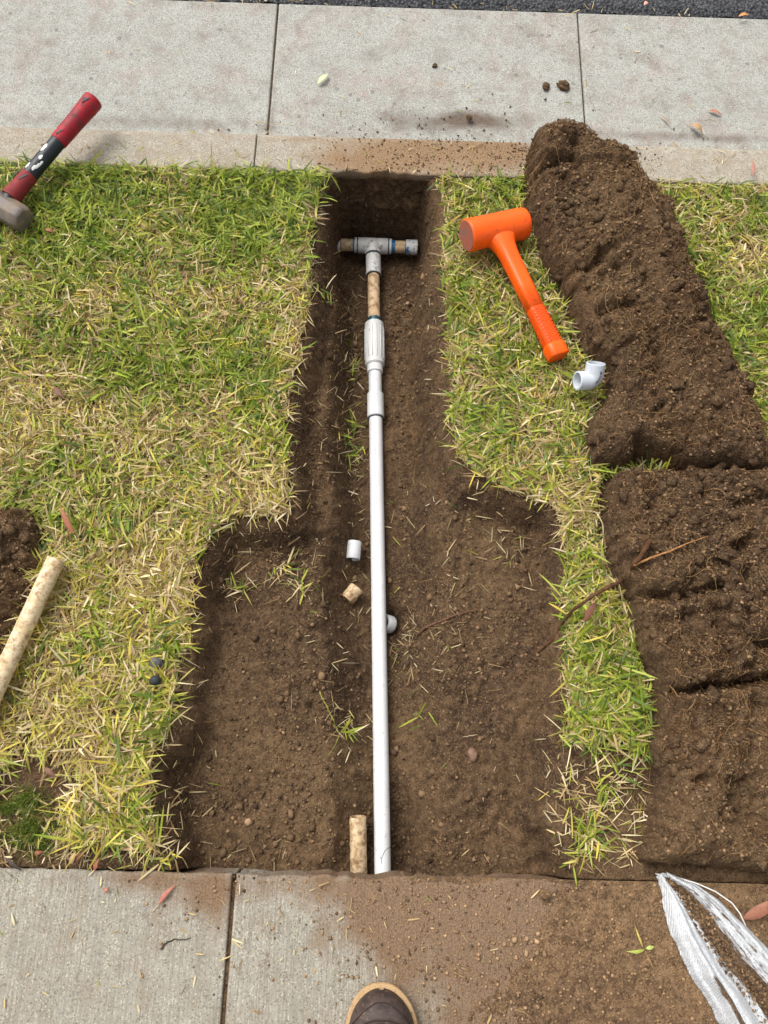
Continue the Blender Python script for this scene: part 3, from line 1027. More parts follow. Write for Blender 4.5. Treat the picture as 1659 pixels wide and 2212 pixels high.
def turf(name, n, x0, x1, label, layer, y0=Y_SW + .012, y1=Y_CB - .006):
    x = rng.uniform(x0, x1, n)
    y = rng.uniform(y0, y1, n)
    s = poly_sd(x, y, EXC) + 0.012 * fbm(x, y, 40, 421, 3)
    k = (s < -0.008) & (y > Y_SW + .034 + .014 * fbm(x, y * 0, 20, 441, 2))
    for pg, ex in ((SOD1, -.008), (SOD2, -.004), (SOD3, 0.0)):
        k &= poly_sd(x, y, pg) < ex
    den, gr = grass_field(x, y)
    clump = 0.55 + 0.9 * vn(x * 90, y * 90, 431)
    k &= rng.uniform(0, 1, n) < den * clump
    x, y, gr, s = x[k], y[k], gr[k], s[k]
    n = len(x)
    u = rng.uniform(0, 1, n)
    # blades grow from runners in little fans
    cell = 0.03
    ca = hash2(np.floor(x / cell), np.floor(y / cell), 77) * 2 * math.pi
    ang = np.where(rng.uniform(0, 1, n) < .45, ca + rng.normal(0, .55, n), rng.uniform(0, 2 * math.pi, n))
    # at the cut edges most blades lean back over the turf
    if x0 > -1.3 and x1 < 1.3:
        h_ = .004
        for pg in (EXC, SOD2):
            sdp = poly_sd(x, y, pg)
            gxx = (poly_sd(x + h_, y, pg) - sdp) / h_
            gyy = (poly_sd(x, y + h_, pg) - sdp) / h_
            tow = np.cos(ang) * gxx + np.sin(ang) * gyy
            fl = (sdp > -.035) & (tow > .1) & (rng.uniform(0, 1, n) < .82)
            ang = np.where(fl, ang + math.pi, ang)
    fl = (((y > Y_CB - .04) & (np.sin(ang) > .2)) | ((y < Y_SW + .05) & (np.sin(ang) < -.2))) & (rng.uniform(0, 1, n) < .85)
    ang = np.where(fl, -ang, ang)
    v = rng.uniform(0, 1, n)
    edge = np.exp(-np.clip(-s, 0, 1) / .014)
    isg = v < gr * np.where(layer == 0, .45, 1.0) * (1 - .5 * edge)
    isy = ~isg & (rng.uniform(0, 1, n) < np.where(layer == 0, .15, np.interp(y, [-.15, .6, 1.4], [.55, .38, .34])))
    c = S_COL[rng.integers(0, len(S_COL), n)]
    c = np.where(isy[:, None], Y_COL[rng.integers(0, len(Y_COL), n)], c)
    c = np.where(isg[:, None], G_COL[rng.integers(0, len(G_COL), n)], c)
    c = c * rng.uniform(.68, 1.2, (n, 1))
    near = np.interp(y, [-.15, .5, 1.47], [1.18, 1.02, .95])
    if layer == 0:
        L = rng.uniform(.016, .05, n) * near
        W = np.where(rng.uniform(0, 1, n) < .5, rng.uniform(.0008, .0016, n), rng.uniform(.0018, .0036, n))
        el = rng.uniform(-.03, .3, n)
        cu = rng.uniform(-.2, .5, n)
        zz = gz_at(x, y) * (np.abs(x) < 1.15) + np.where(np.abs(x) < 1.15, 0, -.012) + rng.uniform(.002, .018, n)
        tw = rng.uniform(-.7, .7, n)
    else:
        L = (.018 + .05 * rng.uniform(0, 1, n) ** 1.5) * near * np.where(isg, 1.0, .9)
        W = (.0020 + .0036 * rng.uniform(0, 1, n)) * np.where(isg, 1.08, .85)
        el = np.where(rng.uniform(0, 1, n) < .2, rng.uniform(.45, 1.1, n), rng.uniform(.0, .45, n))
        cu = rng.uniform(-.2, .8, n)
        zz = gz_at(x, y) * (np.abs(x) < 1.15) + np.where(np.abs(x) < 1.15, 0, -.012) + rng.uniform(.006, .024, n)
        tw = rng.uniform(-.9, .9, n)
    o = blades(name, x, y, zz, L, W, ang, el, cu, c, twist=tw)
    tag(o, label, 'grass', kind='stuff')


turf('thatch', 74000, -1.16, -0.02, 'dry straw thatch under the lawn left of the trench', 0)
turf('grass', 74000, -1.16, -0.02, 'short patchy green and straw lawn left of the trench', 1)
turf('thatch', 64000, 0.1, 1.16, 'dry straw thatch under the lawn right of the trench', 0)
turf('grass', 58000, 0.1, 1.16, 'green grass strip and lawn right of the trench', 1)
turf('grass', 19000, -2.4, -1.16, 'lawn going on to the left of the picture', 1)
turf('grass', 19000, 1.16, 2.4, 'lawn going on to the right of the picture', 1)

# fine dark green tuft by the pavement at the left
n = 2300
q1, q2 = P(40, 1738), P(80, 1796)
cx = np.where(rng.uniform(0, 1, n) < .5, q1[0], q2[0])
cy = np.where(cx == q1[0], q1[1], q2[1])
x = cx + rng.normal(0, .026, n)
y = np.maximum(cy + rng.normal(0, .016, n), Y_SW + .02)
k = fbm(x, y, 45, 461, 3) > -.12
x, y, n = x[k], y[k], int(k.sum())
o = blades('fine_grass', x, y, gz_at(x, y) + .001, rng.uniform(.015, .034, n), rng.uniform(.0008, .0014, n), rng.uniform(0, 6.28, n), rng.uniform(.5, 1.4, n), rng.uniform(.1, .9, n),
           np.where(rng.uniform(0, 1, (n, 1)) < .25, lin(150, 146, 70), lin(84, 108, 32)) * rng.uniform(.6, 1.4, (n, 1)))
tag(o, 'fine dark green grass tuft by the pavement at the left edge', 'grass', kind='stuff')

# loose clippings and straw on bare ground
M_STRAW = tint_mat('straw', 0.7, 0.15, 0.25)


def litter(name, pts, label, zf, lay=.002, lmin=.012, lmax=.05, greenp=.18, tone=1.0, wd=(.0014, .0036)):
    pts = np.array(pts)
    x, y = pts[:, 0], pts[:, 1]
    n = len(x)
    c = S_COL[rng.integers(0, len(S_COL), n)]
    g = rng.uniform(0, 1, n) < greenp
    c = np.where(g[:, None], np.vstack([G_COL, Y_COL])[rng.integers(0, 10, n)], c) * rng.uniform(.6, 1.1, (n, 1)) * tone
    o = blades(name, x, y, zf(x, y) + lay + rng.uniform(0, .004, n), rng.uniform(lmin, lmax, n), rng.uniform(wd[0], wd[1], n), rng.uniform(0, 6.28, n), rng.uniform(-.1, .35, n), rng.uniform(-.3, .5, n), c, M_STRAW)
    tag(o, label, 'clippings', kind='stuff')
    return o


pts = []
for (a, b, sx, sy, cnt) in ((750, 700, 18, 90, 110), (745, 900, 25, 60, 70), (755, 960, 20, 30, 60), (780, 1100, 40, 60, 40), (500, 1180, 60, 40, 60), (620, 1235, 40, 25, 45), (500, 1270, 16, 20, 22),
                            (1090, 1190, 40, 30, 40), (930, 1330, 45, 50, 45), (870, 1400, 30, 40, 30), (745, 1560, 30, 40, 40), (720, 1500, 60, 60, 25), (400, 1750, 30, 70, 40), (680, 1260, 60, 60, 25),
                            (1040, 1110, 50, 20, 25), (830, 1250, 120, 120, 60), (640, 1000, 25, 120, 40), (945, 900, 20, 200, 50), (1100, 1750, 80, 80, 18), (430, 1400, 20, 60, 30), (390, 1660, 25, 60, 30), (560, 1840, 70, 20, 16), (1000, 1480, 90, 120, 25)):
    for _ in range(cnt):
        q = P(a + random.gauss(0, sx), b + random.gauss(0, sy), -.1)
        if Y_SW + .01 < q[1] < Y_CB - .01:
            pts.append(q[:2])
litter('clippings', pts, 'dry grass clippings fallen into the trench', gz_at, .001, .010, .040, .09, .74, (.0012, .0030))
pts = []
for _ in range(260):
    q = P(random.uniform(1190, 1400), random.uniform(1640, 1870), 0)
    pts.append(q[:2])
for _ in range(420):
    q = P(random.uniform(-40, 380), random.gauss(1800, 45), 0)
    if q[1] > Y_SW + .004:
        pts.append(q[:2])
litter('clippings', pts, 'dry clippings on the bare soil along the pavement', gz_at, .003, .012, .04, .15)
# green tufts growing in or beside the trench
tx, ty, tl, tc = [], [], [], []
for (a, b, zz, cnt, gcol) in ((702, 640, -.05, 16, 1), (760, 905, -.18, 18, 1), (752, 960, -.18, 22, 1), (515, 1262, -.06, 12, 0), (610, 1225, -.07, 14, 0), (655, 1270, -.09, 12, 0), (745, 1575, -.12, 14, 0), (905, 1548, -.12, 6, 1), (1280, 1790, -.01, 26, 1), (1270, 1820, -.01, 26, 1), (1250, 1850, -.01, 18, 0), (1300, 1700, -.01, 14, 1), (350, 1860, -.01, 10, 0), (1330, 1660, -.01, 12, 1), (755, 790, -.18, 14, 1)):
    for _ in range(cnt):
        q = P(a + random.gauss(0, 9), b + random.gauss(0, 10), zz)
        tx.append(q[0])
        ty.append(max(q[1], Y_SW + .01))
        pal = G_COL if random.random() < (.75 if gcol else .35) else (Y_COL if random.random() < .5 else S_COL)
        tc.append(pal[random.randrange(len(pal))])
tx, ty, tc = np.array(tx), np.array(ty), np.array(tc)
n = len(tx)
o = blades('sprigs', tx, ty, gz_at(tx, ty) + .003, rng.uniform(.02, .05, n), rng.uniform(.0028, .0046, n), rng.uniform(0, 6.28, n), rng.uniform(.1, .8, n), rng.uniform(0, .9, n), tc)
tag(o, 'small green grass sprigs in and beside the trench', 'grass', kind='stuff')

# ------------------------------------------------------------------ earth wall under the kerb
xs = np.linspace(-.30, .36, 150)
zs = np.linspace(-.012, -.31, 64)
X, Zw = np.meshgrid(xs, zs)
Yw = Y_CB - .006 - .012 * np.abs(fbm(X, Zw, 18, 501, 4)) - .010 * fbm(X, Zw, 60, 503, 3) * sstep(-.02, -.06, Zw) - .012 * sstep(-.06, -.10, Zw) * sstep(-.24, -.15, Zw)
o = mesh_np('earth_wall', np.stack([X, np.minimum(Yw, Y_CB - .003), Zw], -1).reshape(-1, 3), grid_faces(150, 64), M_SOIL, smooth=True)
tag(o, 'cut earth wall under the kerb at the trench head', kind='structure')

# ------------------------------------------------------------------ dirt spread over the pavement
SPILL_PX = [(1000, 1905), (1060, 1960), (1075, 2020), (1030, 2080), (980, 2130), (940, 2215), (930, 2300), (1900, 2300), (1900, 1860), (1480, 1884), (1250, 1890), (1120, 1888)]
SPILL = [tuple(P(a, b)[:2]) for a, b in SPILL_PX]
sp = np.array(SPILL)
sx0, sx1, sy0, sy1 = sp[:, 0].min() - .05, 1.15, sp[:, 1].min(), Y_SW - .0005
nX, nY = int((sx1 - sx0) / .004), int((sy1 - sy0) / .004)
X, Y = np.meshgrid(np.linspace(sx0, sx1, nX), np.linspace(sy0, sy1, nY))
s = poly_sd(X, Y, SPILL)
rag = fbm(X, Y, 9, 521, 4, .6)
SPZ = -.004 + .0065 * sstep(-.05, .16, s + .09 * rag) + .0022 * fbm(X, Y, 70, 523, 3, .6) + .0012 * fbm(X, Y, 190, 525, 2)
SPZ = SPZ + .014 * sstep(.2, .5, X) * sstep(-.10, .2, s) * (0.6 + .5 * fbm(X, Y, 5, 527, 3))
SPZ = np.where(Y > sy1 - .015, np.minimum(SPZ, .002 + .001 * fbm(X, Y, 60, 529, 2)), SPZ)
Fs = grid_faces(nX, nY)
keep = (SPZ > -.0035).reshape(-1)[Fs].any(1)
Fs = Fs[keep]
used, inv = np.unique(Fs, return_inverse=True)
spill = mesh_np('spilled_soil', np.stack([X, Y, SPZ], -1).reshape(-1, 3)[used], inv.reshape(-1, 4), M_SOIL_DRY, smooth=True)
tag(spill, 'thin layer of dry brown soil spread over the pavement at the lower right', 'soil', kind='stuff')


def spz_at(x, y):
    ix = np.clip(((np.asarray(x) - sx0) / (sx1 - sx0) * (nX - 1)).astype(int), 0, nX - 1)
    iy = np.clip(((np.asarray(y) - sy0) / (sy1 - sy0) * (nY - 1)).astype(int), 0, nY - 1)
    z = np.maximum(SPZ[iy, ix], 0.0)
    return np.where((np.asarray(x) < sx0) | (np.asarray(y) > Y_SW), 0.0, z)


n = 26000
x = rng.uniform(-.45, 1.1, n)
y = rng.uniform(-.62, Y_SW - .004, n)
s = poly_sd(x, y, SPILL)
dp = np.interp(s, [-.3, -.12, -.03, .05], [.0, .05, .3, .8])
for (cx_, cy_, rx, ry, am) in SW_DIRT:
    dp = dp + .4 * am * np.exp(-((x - cx_) / rx) ** 2 - ((y - cy_) / ry) ** 2)
k = rng.uniform(0, 1, n) < dp * (.6 + .6 * vn(x * 30, y * 30, 541)) * .75
x, y = x[k], y[k]
r = crumb_radius(len(x), .0006, .0042, 5.0)
o = crumbs('soil_crumbs', x, y, spz_at(x, y) + r * .35, r, '', tone=1.65, pale=.10)
tag(o, 'brown soil grains scattered on the near pavement', 'soil', kind='stuff')
n = 42
q_ = P(1128, 2030)
x = rng.normal(q_[0], .028, n)
y = rng.normal(q_[1], .018, n)
r = .0016 + .0042 * rng.uniform(0, 1, n) ** 2
o = crumbs('grit', x, y, spz_at(x, y) + r * .4, r, '', tone=2.0, ico=True, pale=.6)
tag(o, 'pale grit grains gathered on the spilled soil', 'grit', kind='stuff')
# soil on the kerb and a little in the gutter
n = 5200
x = rng.uniform(-.25, .75, n)
y = rng.uniform(Y_CB + .004, Y_CF - .012, n)
k = rng.uniform(0, 1, n) < np.interp(x, [-.25, -.05, .1, .25, .4, .75], [.01, .3, .5, .6, .9, .0])
x, y = x[k], y[k]
r = crumb_radius(len(x), .0006, .0035, 4)
o = crumbs('soil_crumbs', x, y, r * .3 + .0005, r, '', tone=1.15, pale=.06)
tag(o, 'soil grains strewn over the kerb at the trench head', 'soil', kind='stuff')
n = 700
x = rng.normal(.2, .28, n)
y = Y_CF + .05 + np.abs(rng.normal(0, .1, n))
r = crumb_radius(n, .0006, .004, 5)
k = y < Y_RD - .03
o = crumbs('soil_crumbs', x[k], y[k], Z_G + .045 * (y[k] - Y_CF) + r[k] * .5, r[k], '', pale=.05)
tag(o, 'few soil crumbs scattered in the gutter', 'soil', kind='stuff')
pts = np.stack([rng.uniform(-.95, .95, 90), rng.uniform(Y_CF + .04, Y_RD - .02, 90)], -1)
litter('clippings', pts, 'few straws lying in the gutter', lambda x, y: Z_G + .001 + .045 * (y - Y_CF - .02), .001, .008, .03, .1)
pts = np.stack([rng.uniform(-.95, 1.0, 110), rng.uniform(Y_CB + .002, Y_CF - .02, 110) ** 1.0], -1)
litter('clippings', pts, 'few straws and clippings lying on the kerb', lambda x, y: x * 0, .001, .008, .03, .2)
pts = np.stack([rng.uniform(-.75, .3, 130), Y_SW - .01 - np.abs(rng.normal(0, .16, 130))], -1)
litter('clippings', pts, 'few straws lying on the near pavement', lambda x, y: x * 0, .001, .006, .025, .05)
pts = np.stack([rng.uniform(-.95, .95, 60), Y_RD + rng.normal(.0, .012, 60)], -1)
litter('clippings', pts, 'straws gathered along the edge of the road', lambda x, y: x * 0 + Z_G + .03, .002, .01, .035, .0)

# ------------------------------------------------------------------ pipe run in the trench
DIRT = lin(86, 62, 44)
M_PVC = plain('white_pvc', lin(214, 215, 214), 0.42, 0.45, lin(120, 98, 78), 0.75, 90, .60, .76, stretch=(1, 1, 1))
M_PVC_DIRTY = plain('soiled_white_pvc', lin(206, 205, 200), 0.45, 0.45, lin(66, 54, 46), 0.85, 75, .54, .66)
M_TAN = plain('aged_tan_pvc', lin(205, 178, 142), 0.55, 0.35, lin(118, 84, 54), 0.85, 80, .47, .66, second=lin(188, 156, 118))
M_TAN_S = plain('aged_stained_pvc', lin(212, 188, 150), 0.55, 0.3, lin(122, 88, 58), 0.95, 70, .44, .64, second=lin(196, 164, 122))
M_BLUE = plain('blue_glue', lin(22, 92, 140), 0.35, 0.5, lin(190, 190, 186), 0.6, 90, .56, .62)
M_TEAL = plain('teal_primer', lin(16, 66, 74), 0.35, 0.5, lin(60, 110, 110), 0.5, 70, .5, .65)
M_DARKRING = plain('dark_glue_line', lin(30, 44, 52), 0.5, 0.4)
M_PVC_INK = plain('black_ink', lin(34, 36, 46), 0.6, 0.2)

R_P = 0.0167
pipe = empty('water_pipe', (PE[0], PE[1], PE[2] - R_P))
tag(pipe, 'long white plastic water pipe with couplings and a tee lying in the trench', 'pipe')


def seg(name, a, b, r, mat, n=32, bev=.0012, pr=None):
    a, b = np.asarray(a, float), np.asarray(b, float)
    L = np.linalg.norm(b - a)
    t = np.array([0, 0, bev, bev * 2] + list(np.linspace(0, L, 8)[1:-1]) + [L - bev * 2, L - bev, L, L])
    t = np.sort(t)
    rr = np.full(len(t), r)
    rr[0] = r * .4
    rr[-1] = r * .4
    rr[1] = r - bev
    rr[-2] = r - bev
    t[0] += 0
    d = (b - a) / L
    # cap ring needs a tiny offset so that the frame stays defined
    t[1] += 1e-5
    t[-2] -= 1e-5
    V, F = sweep(a + d[None] * t[:, None], rr, n, True)
    o = mesh_py(name, V, F, mat, None, True)
    edge_split(o, 40)
    return put(o, pr or pipe)


q = on_pipe
seg('white_pipe', q(900), PE, R_P, M_PVC)
seg('coupling', q(851), q(903), .0212, M_PVC, bev=.0025)
seg('glue_ring', q(902.6), q(904.4), .0196, M_DARKRING, bev=.0004)
seg('white_pipe', q(800), q(853), R_P, M_PVC)
seg('collar', q(786), q(806), .0205, M_PVC, bev=.0015)
# repair coupling with raised ribs
rc0, rc1 = q(698), q(792)
body = seg('repair_coupling', rc0, rc1, .0252, M_PVC_DIRTY if False else plain('scuffed_white_pvc', lin(204, 204, 202), 0.42, 0.45, lin(60, 56, 54), 0.75, 70, .63, .70, stretch=(1, .35, 1)), bev=.005, n=48)
T_, U_, W_ = frames([rc0, rc1])
for i in range(14):
    a = 2 * math.pi * i / 14
    off = (math.cos(a) * U_[0] + math.sin(a) * W_[0]) * .0254
    d = rc1 - rc0
    V, F = sweep([rc0 + d * .14 + off, rc0 + d * .86 + off], .0011, 8)
    put(mesh_py('rib', V, F, body.data.materials[0]), pipe)
for f in (.06, .11):
    V, F = sweep([rc0 + d * f, rc0 + d * (f + .02)], .0256, 40, False)
    put(mesh_py('ring', V, F, body.data.materials[0]), pipe)
seg('primer_ring', q(689), q(700), .0186, M_TEAL)
seg('old_pipe', q(590), q(694), R_P - .0004, M_TAN)
seg('glue_ring', q(594), q(596.5), .0196, M_DARKRING, bev=.0004)
seg('socket', q(553), q(595), .0208, M_PVC_DIRTY)
seg('glue_ring', q(551), q(555), .0215, M_DARKRING, bev=.0004)
# tee: body and branch as one casting
tc = PA.copy()
bx = np.array([1.0, -0.01, 0.0])


def tee_casting(c, ax, br, r, half, arm):
    V1, F1 = sweep([c - ax * half, c - ax * (half - .002), c - ax * .02, c + ax * .02, c + ax * (half - .002), c + ax * half], [r - .0015, r, r, r, r, r - .0015], 32)
    V2, F2 = sweep([c, c + br * .008, c + br * (r + .002), c + br * (r + .008), c + br * (arm - .002), c + br * arm], [r * 1.18, r * 1.18, r * 1.10, r * 1.0, r, r - .0015], 32)
    m = len(V1)
    return np.vstack([V1, V2]), F1 + [tuple(i + m for i in f) for f in F2]


V, F = tee_casting(tc, bx, PDIR, .0215, .043, np.linalg.norm(q(552) - tc))
put(edge_split(mesh_py('tee', V, F, M_PVC_DIRTY), 50), pipe)
for sgn in (-1, 1):
    e = tc + bx * sgn * .043
    seg('tee_collar', e, e + bx * sgn * .008, .0205, M_PVC_DIRTY, bev=.0006)
    seg('glue_ring', e + bx * sgn * -.0015, e + bx * sgn * .0015, .0219, M_DARKRING, bev=.0004)
    seg('primer_ring', e + bx * sgn * .0075, e + bx * sgn * (.013 if sgn < 0 else .018), .0179, M_BLUE, bev=.0005)
    seg('old_pipe', e + bx * sgn * .006, e + bx * sgn * .056, R_P, M_TAN)
    seg('end_coupling', e + bx * sgn * .047, e + bx * sgn * .080, .0203, M_PVC_DIRTY if sgn < 0 else plain('blue_smeared_pvc', lin(206, 206, 204), .4, .45, lin(70, 60, 52), .8, 70, .55, .66, second=lin(24, 98, 150)))
    seg('glue_ring', e + bx * sgn * .0458, e + bx * sgn * .0475, .0196, M_DARKRING, bev=.0004)

# faint printed line along the top of the long pipe
Vd, Fd = [], []
rp = random.Random(3)
up_ = np.array([0, 0, 1.0]) - PDIR * PDIR[2]
up_ /= np.linalg.norm(up_)
sd2 = np.cross(PDIR, up_)
tcur = np.linalg.norm(q(912) - PA)
tend = np.linalg.norm(q(1230) - PA)
while tcur < tend:
    ln = rp.uniform(.0015, .006)
    for (tA, tB) in ((tcur, tcur + ln),):
        a0_ = .12 + rp.uniform(-.05, .05)
        b_ = len(Vd)
        for t_, sg_ in ((tA, -1), (tB, -1), (tB, 1), (tA, 1)):
            an_ = a0_ + sg_ * rp.uniform(.012, .035)
            Vd.append(PA + PDIR * t_ + (math.cos(an_) * up_ + math.sin(an_) * sd2) * (R_P + .00025))
        Fd.append((b_, b_ + 1, b_ + 2, b_ + 3))
    tcur += ln + rp.uniform(.002, .012) * (1 if rp.random() < .8 else 4)
put(mesh_py('print_line', Vd, Fd, M_PVC_INK, None, False), pipe)['kind'] = 'stuff'

# dark hairline crack near the end of the pipe
for cpx in ([(785, 700), (778, 660), (770, 630)], [(778, 655), (800, 605), (815, 575), (840, 556), (868, 548)]):
    pth = []
    for a_, b_ in cpx:
        p0 = P(*C(a_, b_, 700, 1850, 4.0225), -.14)
        off_ = np.clip(p0[0] - pipe_x(p0[1]), -.0155, .0155)
        pth.append(np.array([p0[0], p0[1], pipe_z(p0[1]) + math.sqrt(R_P ** 2 - off_ ** 2) + .0002]))
    V, F = sweep(pth, .0005, 5)
    put(mesh_py('crack', V, F, M_PVC_INK), pipe)

# ------------------------------------------------------------------ loose cut pieces


def offcut(name, a, b, r, mat, label, ri=.0133, capd=None, cat='pipe piece', group='cut pipe pieces'):
    a, b = np.asarray(a, float), np.asarray(b, float)
    L = np.linalg.norm(b - a)
    t = np.array([0, .0008, L * .3, L * .6, L - .0008, L])
    rr = np.array([r - .0006, r, r, r, r, r - .0006])
    V, F = hollow(a + ((b - a) / L)[None] * t[:, None], rr, np.full(6, ri), 36)
    o = mesh_py(name, V, F, mat)
    edge_split(o, 40)
    tag(o, label, cat, group)
    return o


def lay(px, py, z_off):
    """point lying on the trench floor that appears at px, py"""
    z = -.15
    for _ in range(12):
        p_ = P(px, py, z)
        z = float(gz_at(p_[0], p_[1])) + z_off
    return P(px, py, z)


a, b = lay(764, 1168, .018), lay(763, 1211, .018)
b[2] = a[2] = max(a[2], b[2])
offcut('pipe_offcut', P(765.5, 1170, a[2]), P(762, 1208, a[2] - .002), R_P, M_PVC, 'short white plastic pipe offcut on the soil left of the long pipe')
a, b = lay(772, 1266, .018), lay(750, 1298, .018)
zz = max(a[2], b[2])
offcut('pipe_offcut', P(771, 1269, zz), P(750, 1295, zz - .002), R_P, M_TAN_S, 'short stained tan pipe offcut below the white one')
ax = np.array([-.55, .05, .55])
ax /= np.linalg.norm(ax)
c = RING_C.copy()
offcut('pipe_ring', c - ax * .012, c + ax * .012, .0205, M_PVC, 'white plastic pipe ring half hidden behind the long pipe', ri=.0155)
# stub of the old pipe at the pavement
a = P(773, 1764, -.128)
b = P(775, 1905, -.150)
o = offcut('pipe_stub', a, b, R_P * 1.02, M_TAN_S, 'stained tan stub of old pipe sticking out from under the pavement', cat='pipe', group=None)
# old pipe on the lawn at the left
a, b = P(121, 1208, .045), P(-42, 1560, .040)
L = np.linalg.norm(b - a)
o = offcut('old_pipe', a, b, .0178, plain('mud_stained_pvc', lin(224, 204, 168), .55, .3, lin(140, 104, 70), .85, 90, .46, .66, second=lin(210, 184, 142)), 'mud-stained tan pipe lying on the grass at the left edge', cat='pipe', group=None)

# ------------------------------------------------------------------ white elbow
EC = P(1281, 822, .058)
n1 = np.array([0.03, .72, .69])
n1 /= np.linalg.norm(n1)
n2 = np.array([-.965, -.18, .17])
n2 -= n1 * (n1 @ n2)
n2 /= np.linalg.norm(n2)
M_ELB = plain('elbow_pvc', lin(198, 204, 210), 0.36, 0.5, lin(150, 140, 124), 0.4, 60, .68, .76)
rb = .017
arm = .039
path = [EC + n2 * (arm - k_) for k_ in (0, .0006, .002)] + [EC + n2 * (rb + .004)]
for a in np.linspace(0, math.pi / 2, 12):
    path.append(EC + n2 * rb * (1 - math.sin(a)) + n1 * rb * (1 - math.cos(a)))
path += [EC + n1 * (rb + .004)] + [EC + n1 * (arm - k_) for k_ in (.002, .0006, 0)]
rr = np.full(len(path), .0212)
rr[0] = rr[-1] = .0206
V, F = hollow(path, rr, np.full(len(path), .0172), 40)
elbow = mesh_py('pipe_elbow', V, F, M_ELB)
edge_split(elbow, 50)
tag(elbow, 'white plastic pipe elbow with black print beside the mallet handle', 'elbow')
# printed letters, wrapped on the outer bend
cu = bpy.data.curves.new('print', 'FONT')
cu.body = '1 H021121-21-1BI .'
cu.size = .0078
cu.offset = .00025
to = bpy.data.objects.new('print', cu)
COL.objects.link(to)
bpy.context.view_layer.update()
dg = bpy.context.evaluated_depsgraph_get()
tm = bpy.data.meshes.new_from_object(to.evaluated_get(dg))
bpy.data.objects.remove(to)
n3 = np.cross(n1, n2)          # towards the viewer or away
toC = np.array([0, 0, CAM_H]) - EC
if n3 @ toC < 0:
    n3 = -n3
tv = np.array([v.co[:] for v in tm.vertices])
tw_ = tv[:, 0].max() - tv[:, 0].min()
u_ = (tv[:, 0] - tv[:, 0].min()) / tw_
h_ = tv[:, 1] - .002
newv = []
for uu, hh in zip(u_, h_):
    s_ = uu * .044           # length along the tube
    arc = rb * math.pi / 2 * 1.0
    # start part way round the bend, go up the upper socket
    a0 = .35
    sa = a0 * math.pi / 2 * (rb + .016)
    al = a0 * math.pi / 2 + s_ / (rb + .016)
    if al < math.pi / 2:
        cpt = EC + n2 * rb * (1 - math.sin(al)) + n1 * rb * (1 - math.cos(al))
        rad_ = -n2 * math.sin(al) * 1.0 - n1 * math.cos(al)
        rad_ = -(n2 * math.sin(al) * -1 + 0 * n1)
        outw = (EC + n2 * rb + n1 * rb) - cpt
        outw = -outw / np.linalg.norm(outw)
    else:
        ex_ = s_ - (math.pi / 2 - a0 * math.pi / 2) * (rb + .016)
        cpt = EC + n1 * (rb + ex_)
        outw = -n2
    th = math.radians(80) - hh / .0213
    dirn = math.cos(th) * outw + math.sin(th) * n3
    newv.append(cpt + dirn * .0217)
pr_ = mesh_py('print', newv, [tuple(p_.vertices) for p_ in tm.polygons], M_PVC_INK, elbow, False)
pr_['label'] = 'black printed lettering on the elbow'

# ------------------------------------------------------------------ orange mallet
mO, ntO, bO = new_mat('orange_rubber', 0.42, 0.45)
posO = nd(ntO, 'TexCoord').outputs['Object']
cO = mixc(ntO, ramp(ntO, noise(ntO, posO, 16, 4), .3, .7), lin(248, 88, 6), lin(255, 100, 10))
cO = mixc(ntO, math_(ntO, 'MULTIPLY', ramp(ntO, noise(ntO, posO, 70, 6, .75), .57, .70), .6), cO, lin(120, 58, 30))
ntO.links.new(cO, bO.inputs['Base Color'])
mK, ntK, bK = new_mat('orange_knurl', 0.5, 0.4)
M_FACE = plain('worn_hammer_face', lin(168, 92, 72), .8, .2, lin(120, 104, 92), .8, 60, .42, .62)

ZM = .055
HC = P(1068, 497, ZM + .01)
HE = P(1207, 772, .036)
H1, H2 = P(1008, 509, ZM + .024), P(1134, 482, ZM + .0)
hax = (H2 - H1)
hlen = np.linalg.norm(hax)
hax /= hlen
HCm = (H1 + H2) / 2
R_H = .0375
mallet = empty('mallet', (HCm[0], HCm[1], HCm[2] - R_H))
tag(mallet, 'bright orange dead-blow mallet lying on the grass strip right of the trench', 'mallet')
t = np.array([0, 0.0015, .004, .02, .05, hlen / 2, hlen - .05, hlen - .02, hlen - .008, hlen - .003, hlen])
rr = R_H * np.array([.955, .985, 1, 1, .985, .98, .985, 1, .99, .95, .86])
V, F = sweep(H1 + hax[None] * t[:, None], rr, 48)
put(edge_split(mesh_py('head', V, F, mO), 60), mallet)
V, F = sweep([H1 - hax * .0012, H1 + hax * .002], [R_H * .90, R_H * .93], 48)
put(edge_split(mesh_py('striking_face', V, F, M_FACE), 40), mallet)
# raised panel line on the head
upv = np.array([0, 0, 1.0]) - hax * hax[2]
upv /= np.linalg.norm(upv)
sidev = np.cross(hax, upv)
if sidev @ (HE - HCm) > 0:
    sidev = -sidev
loop = []
for (aa, tt) in ((.62, .036), (.62, hlen - .030), (.40, hlen - .030), (.40, .036), (.62, .036)):
    pass
pl_ = []
for tt in np.linspace(.040, hlen - .034, 14):
    pl_.append((tt, 1.02))
for an in np.linspace(1.02, .78, 4)[1:]:
    pl_.append((hlen - .034, an))
pl_ = [(.040, .78), (.040, .9)] + pl_
path = [H1 + hax * tt + (math.sin(an) * sidev + math.cos(an) * upv) * R_H * .99 for tt, an in pl_]
V, F = sweep(path, .0009, 6)
put(mesh_py('panel_line', V, F, M_FACE), mallet)

hd = HE - HCm
HL = np.linalg.norm(hd)
hd /= HL
wv = hax - hd * (hax @ hd)
wv /= np.linalg.norm(wv)
tv_ = np.cross(hd, wv)
if tv_[2] < 0:
    tv_ = -tv_


def rrect(n=24, p=4.0):
    a = np.linspace(0, 2 * math.pi, n, endpoint=False)
    ca, sa = np.cos(a), np.sin(a)
    k = (np.abs(ca) ** p + np.abs(sa) ** p) ** (-1 / p)
    return ca * k, sa * k


